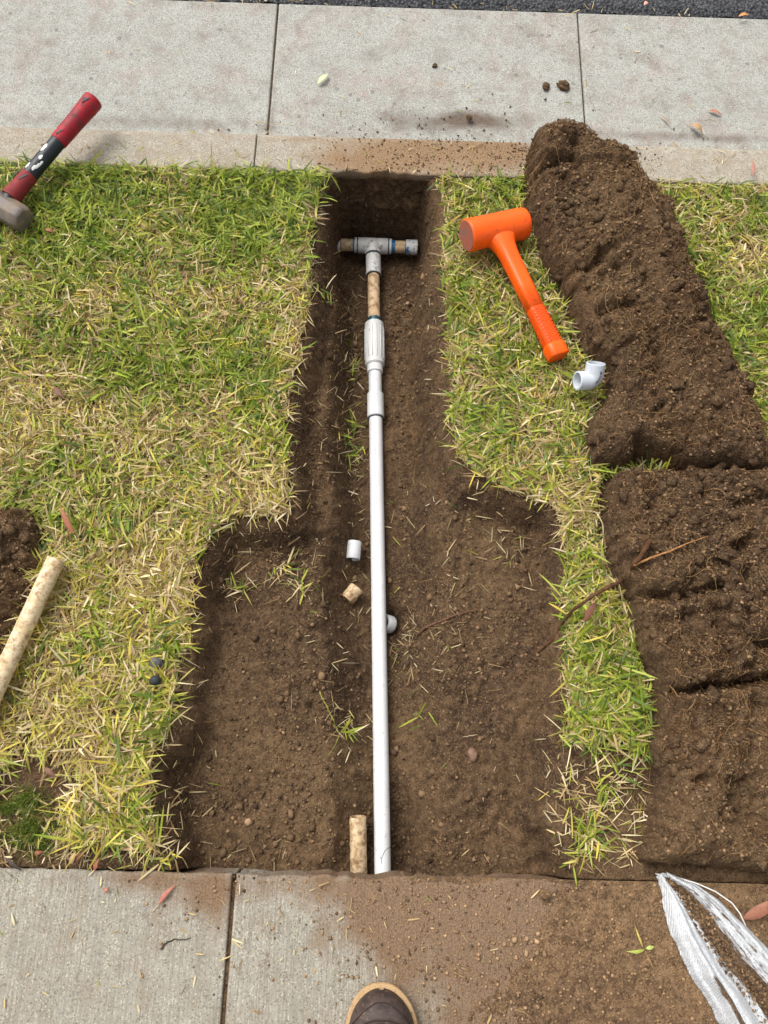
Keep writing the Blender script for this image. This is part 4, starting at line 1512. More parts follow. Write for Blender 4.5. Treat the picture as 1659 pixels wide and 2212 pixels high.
def handle_loft(stations, n=28, p=4.0):
    """stations: (distance, half width, half thickness, exponent)"""
    V, F = [], []
    for (dd, hw_, ht_, pp) in stations:
        cx_, sy_ = rrect(n, pp)
        for i in range(n):
            V.append(HCm + hd * dd + wv * cx_[i] * hw_ + tv_ * sy_[i] * ht_)
    m = len(stations)
    for i in range(m - 1):
        for j in range(n):
            k = (j + 1) % n
            F.append((i * n + j, i * n + k, (i + 1) * n + k, (i + 1) * n + j))
    F.append(tuple(range(n))[::-1])
    F.append(tuple((m - 1) * n + j for j in range(n)))
    V = np.array(V)
    return V, F


st = [(.006, .050, .024, 2.2), (.020, .046, .025, 2.2), (.030, .040, .026, 2.2), (.037, .033, .0255, 2.3), (.044, .0295, .0245, 2.4), (.054, .0255, .0225, 2.6), (.068, .0225, .0205, 3.0), (.09, .0208, .0185, 3.6), (HL * .45, .0195, .0172, 4.5), (HL * .64, .0186, .0165, 5)]
V, F = handle_loft(st)
put(mesh_py('handle', V, F, mO), mallet)
g0_, g1_ = HL * .63, HL * .915
st = [(g0_, .0180, .0160, 5), (g0_ + .002, .0190, .0168, 5)] + [(g0_ + (g1_ - g0_) * f, .0190 + .001 * f, .0168 + .0008 * f, 5) for f in np.linspace(.05, .95, 12)] + [(g1_, .0200, .0176, 5)]
V, F = handle_loft(st)
grip = put(mesh_py('grip', V, F, mK), mallet)
# raised diamond ridges over the top face of the grip
gl = g1_ - g0_
rid = []
for sgn in (-1, 1):
    for k_ in np.arange(-.3, 1.3, .082):
        seg_ = []
        for f in np.linspace(0, 1, 7):
            lat = -1 + 2 * f
            al_ = k_ * gl + sgn * lat * .0105
            if 0.002 < al_ < gl - .002:
                dd = g0_ + al_
                fr = al_ / gl
                seg_.append(HCm + hd * dd + wv * lat * (.0172 + .001 * fr) + tv_ * (.0163 + .0009 * fr + .0008 * (1 - lat ** 4)))
        if len(seg_) > 2:
            V, F = sweep(seg_, .0007, 5)
            rid.append((V, F))
Vr, Fr, mo = [], [], 0
for V, F in rid:
    Vr.append(V)
    Fr += [tuple(i + mo for i in f) for f in F]
    mo += len(V)
kn = mesh_py('knurling', np.vstack(Vr), Fr, mO)
kn['kind'] = 'stuff'
kn.parent = grip
st = [(g1_ - .004, .0198, .0175, 5), (g1_ - .001, .0225, .0200, 5), (g1_ + .003, .0232, .0206, 5), (HL - .004, .0232, .0208, 5), (HL - .001, .0218, .0195, 5), (HL, .0198, .0175, 5)]
V, F = handle_loft(st)
put(edge_split(mesh_py('end_knob', V, F, mO), 50), mallet)
cK = mixc(ntK, ramp(ntK, noise(ntK, nd(ntK, 'TexCoord').outputs['Object'], 120, 5), .4, .7), lin(244, 84, 6), lin(206, 68, 12))
ntK.links.new(cK, bK.inputs['Base Color'])

# ------------------------------------------------------------------ red and black sledge hammer
S0 = P(2, 452, .045)            # handle eye in the head
S1 = P(204, 214, .085)
sdv = S1 - S0
SL = np.linalg.norm(sdv)
sdv /= SL
sledge = empty('sledge_hammer', (S0[0], S0[1], .0))
tag(sledge, 'sledge hammer with red and black handle lying across grass and kerb', 'hammer')
M_RED = plain('red_rubber', lin(170, 24, 40), .55, .35, lin(86, 58, 58), .75, 80, .46, .66, second=lin(138, 40, 48))
M_RED_D = plain('faded_red_rubber', lin(134, 44, 46), .65, .3, lin(86, 60, 54), .6, 70, .48, .7)
M_BLK = plain('black_shaft', lin(30, 36, 42), .42, .45, lin(96, 98, 98), .45, 90, .6, .74)
M_CHIP = plain('white_paint_mark', lin(226, 226, 222), .6, .3, lin(120, 110, 100), .5, 120, .6, .7)
M_GREY = plain('grey_mark', lin(70, 68, 68), .6, .3, lin(110, 90, 84), .5, 120, .55, .7)
M_STEEL = plain('soiled_steel', lin(108, 98, 92), .55, .45, lin(136, 118, 92), .85, 36, .45, .62, bumpd=.0015, second=lin(84, 76, 74))


def along(f0, f1, rs, n=10):
    t = np.linspace(f0 * SL, f1 * SL, len(rs))
    return S0 + sdv[None] * t[:, None], np.array(rs)


pth, rs = along(.10, .30, [.0225, .023, .0215, .0208, .0206, .0204, .0198])
V, F = sweep(pth, rs, 32, sx=1.0)
put(edge_split(mesh_py('collar', V, F, M_RED_D), 50), sledge)
pth, rs = along(.0, .62, [.018, .0185, .0188, .0186, .0184, .0186])
V, F = sweep(pth, rs, 32)
put(edge_split(mesh_py('shaft', V, F, M_BLK), 50), sledge)
ts = np.linspace(.60, .985, 44)
rr = np.interp(ts, [.60, .608, .64, .75, .88, .95, .985], [.0190, .0200, .0206, .0208, .0220, .0238, .0236])
gm = (ts > .66) & (ts < .93)
rr = rr + np.where(gm, .0011 * np.cos(np.arange(len(ts)) * math.pi), 0)
tE = np.array([.993, .998, 1.0])
ts = np.concatenate([ts, tE])
rr = np.concatenate([rr, [.0222, .0185, .012]])
V, F = sweep(S0 + sdv[None] * (ts * SL)[:, None], rr, 32)
sgrip = put(mesh_py('grip', V, F, M_RED), sledge)
# triangular grey marks and white paint chips, thin plates on the surface
Tq, Uq, Wq = frames([S0, S1])
lv = Uq[0]
upq = Wq[0] if Wq[0][2] > 0 else -Wq[0]


def decal(name, f, ang, pts, r, mat, parent):
    """flat mark wrapped on the handle: pts in (along, around) metres"""
    V = []
    for (u, v) in pts:
        th = ang + v / r
        V.append(S0 + sdv * (f * SL + u) + (math.cos(th) * upq + math.sin(th) * lv) * (r + .0006))
    cen = np.mean(V, axis=0) + (math.cos(ang) * upq + math.sin(ang) * lv) * .0006
    V.append(cen)
    n = len(pts)
    F = [(i, (i + 1) % n, n) for i in range(n)]
    o = mesh_py(name, V, F, mat, None, False)
    md = o.modifiers.new('thick', 'SOLIDIFY')
    md.thickness = .0005
    return put(o, parent)


sg = 1.0 if (lv @ np.array([-1, 0, 0])) > 0 else -1.0
for f, r_, sz, an in ((.255, .0212, .014, -.05), (.655, .0212, .015, .1), (.935, .0246, .014, .05)):
    decal('grey_triangle', f, an * sg, [(-sz, -.2 * sz * sg), (sz * .6, -sz * .75), (sz * .8, sz * .9)], r_, M_GREY, sledge)


def blobpts(a, b, n=11, sd=1):
    rr_ = random.Random(sd)
    return [(a * math.cos(2 * math.pi * i / n) * rr_.uniform(.7, 1.15), b * math.sin(2 * math.pi * i / n) * rr_.uniform(.7, 1.15)) for i in range(n)]


for i, (f, an, a_, b_) in enumerate(((.50, .15, .012, .005), (.43, -.35, .007, .004), (.335, .35, .010, .004), (.37, -.75, .011, .004), (.345, -.55, .009, .0045), (.40, -.85, .007, .003))):
    decal('paint_chip', f, an * sg, blobpts(a_, b_, sd=i + 5), .0186, M_CHIP, sledge)
# steel head: octagonal block with bevelled ends
hxv = np.cross(sdv, np.array([0, 0, 1.0]))
hxv /= np.linalg.norm(hxv)
if hxv[0] < 0:
    hxv = -hxv
hup = np.cross(hxv, sdv)
if hup[2] < 0:
    hup = -hup
HCn = S0 + sdv * .008 + np.array([0, 0, -.004])
prof8 = [(math.cos(a), math.sin(a)) for a in (math.radians(22.5 + 45 * i) for i in range(8))]
oc = []
for (tt, sc_) in ((-.068, .80), (-.062, .93), (-.052, 1.0), (-.02, 1.0), (.02, 1.0), (.052, 1.0), (.062, .93), (.068, .80)):
    for (c_, s_) in prof8:
        ca, sa = c_ / .9239, s_ / .9239
        oc.append(HCn + hxv * tt + sdv * ca * .030 * sc_ + hup * sa * .030 * sc_)
Fh = []
for i in range(7):
    for j in range(8):
        k = (j + 1) % 8
        Fh.append((i * 8 + j, i * 8 + k, (i + 1) * 8 + k, (i + 1) * 8 + j))
Fh += [tuple(range(8))[::-1], tuple(56 + j for j in range(8))]
hdm = mesh_py('head', oc, Fh, M_STEEL, None, True)
bv = hdm.modifiers.new('bev', 'BEVEL')
bv.width = .0022
bv.segments = 2
bv.limit_method = 'ANGLE'
bv.angle_limit = math.radians(20)
edge_split(hdm, 45)
put(hdm, sledge)

# ------------------------------------------------------------------ leaves, twigs, pebbles, clods


def leaf(a, b, w_, col, label, mid=None, stem=0.0, curlz=.004, zlift=.002, name='fallen_leaf', fat=.5, grp='fallen leaves'):
    a, b = np.asarray(a, float), np.asarray(b, float)
    d = b - a
    L = np.linalg.norm(d)
    d /= L
    s_ = np.cross(np.array([0, 0, 1.0]), d)
    s_ /= np.linalg.norm(s_)
    V, F = [], []
    N = 12
    bend = random.uniform(-.06, .06) * L
    for i in range(N + 1):
        t_ = i / N
        hw_ = w_ / 2 * (math.sin(math.pi * t_ ** .8)) ** 1.15 if 0 < t_ < 1 else .0002
        cpt = a + d * L * t_ + s_ * bend * math.sin(math.pi * t_) + np.array([0, 0, zlift + curlz * math.sin(math.pi * t_) + random.uniform(0, .0006)])
        V += [cpt - s_ * hw_ + np.array([0, 0, hw_ * .45]), cpt, cpt + s_ * hw_ + np.array([0, 0, hw_ * .35])]
    for i in range(N):
        F += [(3 * i, 3 * i + 1, 3 * i + 4, 3 * i + 3), (3 * i + 1, 3 * i + 2, 3 * i + 5, 3 * i + 4)]
    m = plain('leaf_surface', np.array(col), .55, .3, np.array(col) * .55, .6, 160, .5, .68)
    o = mesh_py(name, V, F, m)
    md = o.modifiers.new('thick', 'SOLIDIFY')
    md.thickness = .0004
    tag(o, label, 'leaf', grp)
    if stem:
        V, F = sweep([a + np.array([0, 0, zlift]), a - d * stem + np.array([0, 0, zlift * .6])], .0007, 6)
        mesh_py('stem', V, F, plain('leaf_stem', lin(214, 190, 160), .6, .3), o)
    return o


SAL, RUST, TANL, BRN, PALE = lin(176, 112, 94), lin(112, 68, 56), lin(180, 146, 106), lin(118, 84, 66), lin(196, 204, 160)
GZ = lambda px, py, h=0.0: P(px, py, Z_G + .012 + h)
leaf(P(343, 1954, .001), P(382, 1909, .001), .0085, SAL, 'long salmon-red leaf with a pale stem on the near pavement', stem=.014)
leaf(P(230, 1915, .001), P(234, 1931, .001), .007, SAL, 'tiny salmon leaf on the pavement left of the long one')
leaf(P(158, 1862, .004), P(186, 1838, .012), .012, RUST, 'deep red leaf at the pavement edge on the left')
leaf(P(152, 1866, .004), P(165, 1838, .010), .010, TANL, 'small tan curled leaf touching the deep red one')
leaf(P(206, 1882, .004), P(216, 1852, .006), .008, lin(164, 98, 74), 'narrow orange leaf pointing up by the pavement edge')
leaf(P(76, 1842, .002), P(98, 1838, .002), .007, lin(150, 90, 70), 'small brown leaf on bare soil at the lower left')
leaf(P(96, 1658, .03), P(124, 1680, .03), .010, BRN, 'dull brown leaf lying on the straw near the left edge')
leaf(P(162, 1157, .035), P(130, 1092, .045), .0125, lin(158, 98, 72), 'slim rust leaf standing in the lawn beside the dark sod', stem=.01)
leaf(P(1262, 1346, .04), P(1291, 1297, .055), .014, lin(124, 80, 62), 'reddish brown leaf in the grass strip under the long root', stem=.012)
leaf(P(1490, 272, Z_G + .012), P(1517, 293, Z_G + .012), .020, TANL, 'broad tan leaf in the gutter, largest there', curlz=.012, stem=.012)
leaf(P(1528, 240, Z_G + .012), P(1560, 252, Z_G + .012), .011, lin(176, 120, 96), 'folded pinkish leaf in the gutter above the broad tan leaf')
leaf(P(1425, 250, Z_G + .012), P(1450, 276, Z_G + .012), .006, lin(168, 146, 120), 'narrow grey-tan leaf in the gutter left of the tan one')
leaf(P(686, 184, Z_G + .018), P(710, 160, Z_G + .02), .017, PALE, 'pale green leaf in the middle of the gutter')
leaf(P(1390, 13, Z_G + .045), P(1400, 8, Z_G + .045), .012, lin(230, 160, 140), 'small pink leaf scrap on the dark road')
leaf(P(1594, 37, Z_G + .04), P(1618, 34, Z_G + .04), .012, lin(206, 140, 84), 'orange leaf at the edge of the road')
leaf(P(1626, 384, .02), P(1625, 345, .012), .009, lin(176, 126, 112), 'pinkish narrow leaf upright at the kerb on the right')
leaf(P(1600, 1985, .012), P(1680, 1936, .035), .020, lin(150, 100, 78), 'large rust leaf behind the white sack at the right edge')
leaf(P(118, 838, .025), P(142, 862, .025), .014, BRN, 'dark brown leaf in the bare spot of the left lawn')
leaf(P(98, 497, .035), P(118, 505, .035), .010, lin(150, 94, 70), 'small rust leaf in the grass below the hammer head')
leaf(P(48, 1880, .004), P(10, 1850, .004), .007, lin(70, 58, 52), 'dark strip of bark on soil in the lower left corner', name='bark_strip', grp=None)


def root(name, pts, r, label, col, cat='root', n=10, wob=.0015, r_end=.35):
    pts = np.array(pts)
    # smooth interpolation
    t_ = np.linspace(0, len(pts) - 1, (len(pts) - 1) * 7 + 1)
    pth = np.stack([np.interp(t_, np.arange(len(pts)), pts[:, i]) for i in range(3)], -1)
    for _ in range(3):
        pth[1:-1] = (pth[:-2] + 2 * pth[1:-1] + pth[2:]) / 4
    pth += rng.normal(0, wob * .5, pth.shape)
    for _ in range(1):
        pth[1:-1] = (pth[:-2] + 2 * pth[1:-1] + pth[2:]) / 4
    V, F = sweep(pth, np.linspace(r, r * r_end, len(pth)) * rng.uniform(.85, 1.15, len(pth)), n)
    m = plain('root_bark', np.array(col), .75, .2, np.array(col) * .4, .8, 90, .45, .62, bumpd=.0008)
    o = mesh_py(name, V, F, m)
    tag(o, label, cat)
    return o


def onz(px, py, zf, h):
    z = 0.0
    for _ in range(10):
        p_ = P(px, py, z)
        z = float(zf(np.array([p_[0]]), np.array([p_[1]]))[0]) + h
    return P(px, py, z)


bigr = root('thick_root', [onz(1405, 1165, zs2, .018), onz(1392, 1190, zs2, .022), onz(1368, 1222, zs2, .022), onz(1352, 1250, zs2, .022), P(1335, 1259, .092), P(1300, 1275, .082), P(1262, 1300, .070), P(1232, 1322, .045), onz(1212, 1350, gz_at, .008), onz(1190, 1385, gz_at, .004), onz(1160, 1411, gz_at, -.001)],
            .0055, 'long brown root crossing the grass strip into the trench', lin(96, 66, 44), r_end=.4)
br = root('twig', [onz(1370, 1222, zs2, .022), onz(1400, 1207, zs2, .018), onz(1450, 1190, zs2, .014), onz(1490, 1172, zs2, .012), onz(1530, 1158, zs2, .008)], .0026, 'x', lin(176, 126, 78), r_end=.3)
for k_ in ('label', 'category'):
    del br[k_]
br.name = 'side_branch'
br.parent = bigr
root('twig', [lay(902, 1371, .004), lay(925, 1352, .006), lay(958, 1340, .006), lay(985, 1328, .005), lay(1032, 1317, .004)], .0035, 'brown forked twig lying on the soil right of the long pipe', lin(112, 80, 62), 'twig')
root('twig', [P(347, 2052, .002), P(356, 2038, .002), P(374, 2029, .002), P(392, 2030, .002), P(412, 2028, .002)], .0018, 'thin dark curved twig on the near pavement', lin(78, 68, 56), 'twig')
root('straw_stem', [P(1420, 385, .02), P(1480, 392, .034), P(1560, 400, .036), P(1660, 406, .03)], .0011, 'long pale straw lying along the right lawn edge', lin(206, 190, 130), 'straw')
root('straw_stem', [P(545, 262, Z_G + .014), P(600, 268, Z_G + .016), P(640, 270, Z_G + .018), P(660, 283, Z_G + .015)], .0011, 'thin pale straw across the gutter joint', lin(200, 190, 150), 'straw')
root('runner', [P(290, 478, .045), P(330, 455, .05), P(380, 447, .05), P(430, 447, .05), P(475, 458, .04)], .0016, 'yellow-green grass runner arching over the left lawn', lin(186, 186, 88), 'runner')
root('runner', [lay(690, 1494, .005), lay(708, 1530, .005), lay(722, 1560, .008), lay(735, 1588, .006), lay(712, 1632, .004)], .0017, 'pale green runner on the soil left of the long pipe', lin(150, 146, 70), 'runner')


def pebble(name, p_, r, col, label, cat, flat=.6, seed=1, mat=None, sub=2, rough=.12, grp=None):
    import bmesh
    bm = bmesh.new()
    bmesh.ops.create_icosphere(bm, subdivisions=sub + 1, radius=1.0)
    rs_ = np.random.default_rng(seed)
    V = np.array([v.co[:] for v in bm.verts])
    F = [tuple(v.index for v in f.verts) for f in bm.faces]
    bm.free()
    dsp = 1 + rough * (fbm(V[:, 0] + V[:, 2] * 1.7, V[:, 1] - V[:, 2] * .6, 1.6, seed, 3)) + rough * .8 * fbm(V[:, 0] + 3 * V[:, 2], V[:, 1] + V[:, 2], 5.0, seed + 2, 3)
    V = V * dsp[:, None] * r * np.array([1, .85, flat])
    th = rs_.uniform(0, 3)
    V = np.stack([V[:, 0] * math.cos(th) - V[:, 1] * math.sin(th), V[:, 0] * math.sin(th) + V[:, 1] * math.cos(th), V[:, 2]], -1)
    o = mesh_py(name, V + np.asarray(p_), F, mat or plain('stone', np.array(col), .6, .35, np.array(col) * .6, .6, 120, .5, .65))
    return tag(o, label, cat, grp)


pebble('pebble', P(335, 1470, .022), .0115, lin(44, 49, 50), 'smooth dark grey pebble in the straw at the lawn edge', 'pebble', .8, 3, rough=.04)
pebble('pebble', P(338, 1431, .018), .013, lin(88, 88, 88), 'bluish grey stone chip just above the dark pebble', 'pebble', .6, 4, rough=.3)
pebble('stone', lay(1021, 1630, .003), .013, lin(126, 98, 78), 'flat reddish stone on the soil right of the long pipe', 'stone', .35, 5, sub=1, rough=.8)
pebble('stone', lay(881, 656, .004), .0065, lin(150, 124, 98), 'small tan stone on the trench floor beside the old pipe', 'stone', .8, 6, rough=.3)
for i, (a, b, r_, lb) in enumerate(((1180, 186, .012, 'small soil clod in the gutter left of the larger one'), (1218, 183, .018, 'largest dark soil clod in the gutter above the upturned sod'), (939, 142, .008, 'tiny brown clod in the middle of the gutter'), (1014, 254, .009, 'dark crumb of soil in the gutter just above the kerb'))):
    pebble('soil_clod', P(a, b, Z_G + .02), r_, SOIL_D, lb, 'clod', .5, 20 + i, M_SOIL, 2, .5, 'clods in the gutter')
pebble('soil_clod', P(1178, 1934, .010), .010, SOIL_L, 'brown clod on the spilled soil near the pavement edge', 'clod', .7, 31, M_SOIL_DRY, 2, .35)
pebble('soil_clod', lay(930, 1992 - 140, .004), .010, SOIL_L, 'round clod beside the pipe at the pavement', 'clod', .8, 32, M_SOIL, 2, .4)

# sprig on the spilled soil
spr = empty('sprig', P(1385, 2048, .012))
tag(spr, 'yellow-green grass sprig lying on the spilled soil', 'sprig')
for (a, b, w_, cc) in (((1392, 2050), (1350, 2054), .006, lin(168, 176, 82)), ((1393, 2048), (1412, 2044), .007, lin(186, 196, 108)), ((1388, 2046), (1370, 1998), .004, lin(190, 170, 90)), ((1393, 2058), (1412, 2098), .003, lin(150, 120, 74))):
    o = leaf(P(a[0], a[1], .012), P(b[0], b[1], .012), w_, cc, 'x', name='blade', zlift=.003)
    for k_ in ('label', 'category', 'group'):
        del o[k_]
    put(o, spr)

# ------------------------------------------------------------------ white woven sack
mS, ntS, bS = new_mat('woven_sack', 0.6, 0.3)
atS = nd(ntS, 'Attribute', attribute_name='tint').outputs['Color']
posS = nd(ntS, 'NewGeometry').outputs['Position']
dirS = nd(ntS, 'SeparateColor', {0: atS})
uvS = nd(ntS, 'CombineXYZ', {0: math_(ntS, 'MULTIPLY', dirS.outputs[1], 26.0), 1: math_(ntS, 'MULTIPLY', dirS.outputs[2], 9.0)}).outputs[0]
nS = noise(ntS, uvS, 1.6, 7, .72)
mk = math_(ntS, 'ADD', dirS.outputs[0], math_(ntS, 'MULTIPLY', math_(ntS, 'SUBTRACT', nS, .5), 1.6))
mk = ramp(ntS, mk, .42, .60)
bas = mixc(ntS, ramp(ntS, noise(ntS, posS, 300, 2), .35, .65), lin(190, 193, 196), lin(222, 224, 225))
soilc = mixc(ntS, ramp(ntS, noise(ntS, posS, 350, 3), .4, .65), SOIL_D * 1.0, SOIL_L)
ntS.links.new(mixc(ntS, mk, bas, soilc), bS.inputs['Base Color'])
wv1 = nd(ntS, 'TexWave', {'Vector': posS, 'Scale': 150.0, 'Distortion': .6}).outputs[1]
bump(ntS, bS, math_(ntS, 'ADD', wv1, math_(ntS, 'MULTIPLY', mk, 1.5)), .0012, .7)
rows = [((805, 822), (892, 818)), ((822, 900), (960, 850)), ((838, 1000), (1110, 905)), ((862, 1130), (1290, 1030)), ((905, 1290), (1440, 1180)), ((975, 1450), (1570, 1310)), ((1050, 1610), (1680, 1430)), ((1170, 1780), (1850, 1600)), ((1285, 1990), (2050, 1850)), ((1450, 2250), (2300, 2150))]
NU, NT = 90, 150
Ls = np.array([P(*C(a[0], a[1], 1300, 1800, 3.318), .012) for a, b in rows])
Rs = np.array([P(*C(b[0], b[1], 1300, 1800, 3.318), .016) for a, b in rows])
tt = np.linspace(0, len(rows) - 1, NT)
Li = np.stack([np.interp(tt, np.arange(len(rows)), Ls[:, i]) for i in range(3)], -1)
Ri = np.stack([np.interp(tt, np.arange(len(rows)), Rs[:, i]) for i in range(3)], -1)
for A_ in (Li, Ri):
    for _ in range(10):
        A_[1:-1] = (A_[:-2] + 2 * A_[1:-1] + A_[2:]) / 4
U2, T2 = np.meshgrid(np.linspace(0, 1, NU), tt / (len(rows) - 1))
Bs = Li[:, None] * (1 - U2[..., None]) + Ri[:, None] * U2[..., None]
wd = np.linalg.norm(Ri - Li, axis=1)[:, None]
amp = np.interp(T2, [0, .15, .4, 1], [.012, .020, .030, .045])
hh = np.exp(-((U2 - .17) / .13) ** 2) + .85 * np.exp(-((U2 - .80) / .16) ** 2) + .22
hh = hh + .10 * np.sin(U2 * 38 + 5 * T2 + 2 * fbm(T2, U2, 4, 701, 2)) * np.exp(-((U2 - .2) / .2) ** 2) + .12 * fbm(U2 * 3, T2, 6, 703, 3) + .07 * np.sin(U2 * 60 + 8 * T2)
edgeS = np.minimum(sstep(0, .05, U2), sstep(1, .95, U2))
spzg = spz_at(Bs[..., 0], Bs[..., 1])
Bs[..., 2] = np.maximum(spzg, 0) + .003 + amp * hh * edgeS
frac = .003 * fbm(T2 * 40, U2 * 0, 1, 707, 3)
Bs[..., 0] += frac * (1 - edgeS)
dirt = .85 * np.exp(-((U2 - .51 - .03 * T2) / (.125 - .02 * T2)) ** 4) + .36 * np.exp(-((U2 - .70) / .12) ** 2) + .30 * (U2 > .78) * (U2 < .95) * (.5 + .5 * np.sin(U2 * 90 + T2 * 12))
dirt = dirt + .75 * np.exp(-((U2 - .17 - .03 * np.sin(5 * T2)) / .035) ** 2) * sstep(.60, .72, T2)
dirt = dirt * sstep(.02, .14, T2) + .06
sack = mesh_np('woven_sack', Bs.reshape(-1, 3), grid_faces(NU, NT), mS, smooth=True, col=np.stack([dirt.reshape(-1), U2.reshape(-1), T2.reshape(-1)], -1))
md = sack.modifiers.new('thick', 'SOLIDIFY')
md.thickness = .0012
tag(sack, 'crumpled white woven sack smeared with soil at the lower right', 'sack')
path = [P(*C(a, b, 1300, 1800, 3.318), z_) for a, b, z_ in ((950, 850, .012), (1100, 895, .02), (1250, 960, .03), (1380, 1050, .03), (1440, 1130, .028), (1485, 1225, .03))]
V, F = sweep(path, .0012, 6)
mesh_py('thread', V, F, plain('white_thread', lin(225, 224, 220), .6, .3), sack)
# soil lying in the fold of the sack
iu = (U2 > .33) & (U2 < .62) & (T2 > .1)
idx = np.flatnonzero(iu.reshape(-1))
pk_ = rng.choice(idx, 2600)
pp = Bs.reshape(-1, 3)[pk_] + rng.normal(0, .004, (2600, 3)) * np.array([1, 1, 0])
r = crumb_radius(2600, .0008, .0045, 4)
o = crumbs('soil_crumbs', pp[:, 0], pp[:, 1], pp[:, 2] + .001, r, '', tone=1.2, pale=.08)
tag(o, 'soil crumbs lying in the fold of the white sack', 'soil', kind='stuff')

# ------------------------------------------------------------------ shoe of the person taking the picture
TOE = P(822, 2125, .02)
SHL, SHW = .30, .124
shoe = empty('shoe', (TOE[0], TOE[1] - SHL / 2, 0))
tag(shoe, 'brown leather work shoe with tan welt standing on the near pavement', 'shoe')
mL, ntL, bL = new_mat('brown_leather', 0.6, 0.3)
pL = nd(ntL, 'TexCoord').outputs['Object']
nL = noise(ntL, nd(ntL, 'VectorMath', {0: pL, 1: (1, 2.4, 1)}, operation='MULTIPLY').outputs[0], 30, 6, .65)
cL = mixc(ntL, ramp(ntL, nL, .35, .7), lin(52, 42, 39), lin(88, 74, 68))
cL = mixc(ntL, math_(ntL, 'MULTIPLY', ramp(ntL, noise(ntL, pL, 110, 4), .6, .7), .5), cL, lin(146, 118, 92))
ntL.links.new(cL, bL.inputs['Base Color'])
bump(ntL, bL, noise(ntL, pL, 160, 4), .0012, .5)
M_WELT = plain('tan_welt', lin(184, 152, 112), .7, .25, lin(130, 104, 76), .7, 80, .5, .65)
M_SOLE = plain('dark_sole', lin(70, 58, 50), .8, .2, lin(120, 96, 72), .6, 60, .5, .65)
M_STITCH = plain('seam_thread', lin(58, 46, 42), .8, .2)


def half_w(t):
    """half width of the sole at t (0 toe, 1 heel)"""
    return SHW / 2 * float(np.interp(t, [0, .004, .012, .03, .06, .10, .15, .20, .26, .34, .45, .6, .75, .88, .94, .975, .992, 1.0], [.0, .17, .30, .46, .63, .78, .89, .955, .99, 1.0, .93, .78, .72, .73, .64, .47, .28, .0]))


def outline(off, z, n=44):
    ts_ = 0.5 - 0.5 * np.cos(np.linspace(0, math.pi, n))
    cxl = lambda t_: TOE[0] + .006 * math.sin(t_ * 2.2) + .001
    R_ = [(cxl(t_) + max(half_w(t_) + off, 0.0), TOE[1] + off * (1 - 2 * t_) - SHL * t_, z) for t_ in ts_]
    L_ = [(cxl(t_) - max(half_w(t_) + off, 0.0), TOE[1] + off * (1 - 2 * t_) - SHL * t_, z) for t_ in ts_[::-1][1:-1]]
    return R_ + L_


def rings(name, levels, mat):
    V, F = [], []
    for off, z in levels:
        V += outline(off, z)
    m = len(outline(0, 0))
    for i in range(len(levels) - 1):
        for j in range(m):
            k = (j + 1) % m
            F.append((i * m + j, i * m + k, (i + 1) * m + k, (i + 1) * m + j))
    F.append(tuple(range(m))[::-1])
    F.append(tuple((len(levels) - 1) * m + j for j in range(m)))
    return put(edge_split(mesh_py(name, V, F, mat), 45), shoe)


rings('outsole', [(-.003, .001), (0, .003), (0, .014)], M_SOLE)
rings('welt', [(.0005, .014), (.0022, .016), (.0026, .022), (.0012, .0245), (-.010, .0250)], M_WELT)
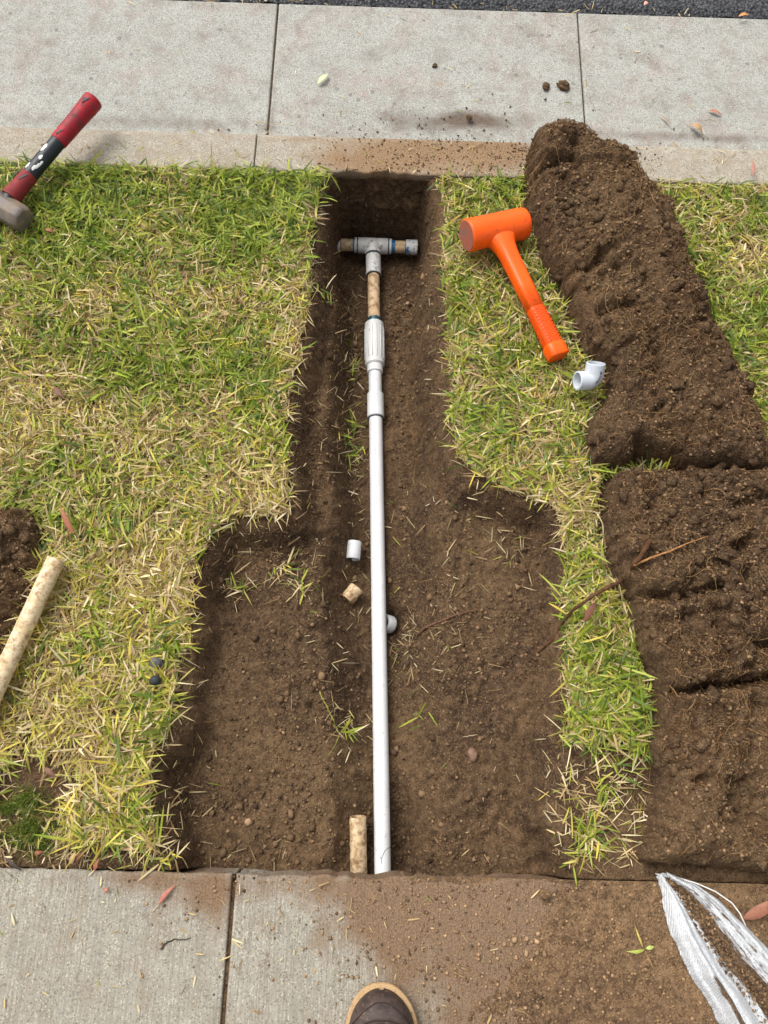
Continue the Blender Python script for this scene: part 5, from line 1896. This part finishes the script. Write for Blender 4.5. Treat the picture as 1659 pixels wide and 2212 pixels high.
# upper
V, F = [], []
NS, NA = 56, 30
for i in range(NS):
    t_ = 0.5 - .5 * math.cos(math.pi * i / (NS - 1))
    hw_ = max(half_w(min(max(t_, .003), .997)) - .0028, .0015)
    hgt = float(np.interp(t_, [0, .02, .06, .12, .2, .3, .42, .52, .6, .8, .95, 1], [.018, .032, .044, .050, .053, .058, .072, .092, .108, .112, .110, .100]))
    cap_ = .0022 * float(sstep(.30, .285, t_)) if t_ > .02 else 0
    for j in range(NA):
        an = math.pi * j / (NA - 1)
        pw = .72 if t_ < .45 else .62
        ca, sa = math.cos(an), math.sin(an)
        xx = math.copysign(abs(ca) ** pw, ca) * hw_ * (1.0 if t_ < .45 else 1 - .18 * sa)
        zz = abs(sa) ** .8 * (hgt + cap_)
        V.append((TOE[0] + .006 * math.sin(t_ * 2.2) + .001 + xx, TOE[1] - .0045 - (SHL - .009) * t_, .0245 + zz))
for i in range(NS - 1):
    for j in range(NA - 1):
        F.append((i * NA + j, (i + 1) * NA + j, (i + 1) * NA + j + 1, i * NA + j + 1))
upper = put(mesh_py('upper', V, F, mL), shoe)


def surf(t_, an, lift=.0008):
    hw_ = max(half_w(t_) - .0028, .0015)
    hgt = float(np.interp(t_, [0, .02, .06, .12, .2, .3, .42, .52, .6, .8, .95, 1], [.018, .032, .044, .050, .053, .058, .072, .092, .108, .112, .110, .100])) + (.0022 if t_ < .285 else 0)
    pw = .72 if t_ < .45 else .62
    ca, sa = math.cos(an), math.sin(an)
    return np.array([TOE[0] + .006 * math.sin(t_ * 2.2) + .001 + math.copysign(abs(ca) ** pw, ca) * (hw_ + lift) * (1.0 if t_ < .45 else 1 - .18 * sa), TOE[1] - .0045 - (SHL - .009) * t_, .0245 + abs(sa) ** .8 * hgt + lift])


for tb, te, rad_ in ((.045, .20, .0009), (.125, .26, .0017), (.143, .28, .0017), (.30, .42, .0018)):
    path = [surf(tb + (te - tb) * abs(math.cos(an)) ** 2.2, an) for an in np.linspace(.35, math.pi - .35, 40)]
    V, F = sweep(path, rad_, 6)
    put(mesh_py('toe_seam', V, F, M_STITCH), shoe)
# laces over the instep and the dark sock in the opening
for k_ in range(4):
    tq = .42 + .045 * k_
    path = [surf(tq + .004 * math.sin(3 * an), an, .0026) for an in np.linspace(1.05, math.pi - 1.05, 12)]
    V, F = sweep(path, .0022, 8)
    put(mesh_py('lace', V, F, plain('lace_cord', lin(70, 58, 46), .8, .2)), shoe)
V, F = sweep([(TOE[0] + .006, TOE[1] - SHL * .76, .10), (TOE[0] + .006, TOE[1] - SHL * .77, .135), (TOE[0] + .006, TOE[1] - SHL * .78, .16), (TOE[0] + .006, TOE[1] - SHL * .78, .165)], [.036, .037, .036, .028], 24)
put(mesh_py('sock', V, F, plain('grey_sock', lin(64, 64, 66), .9, .1)), shoe)
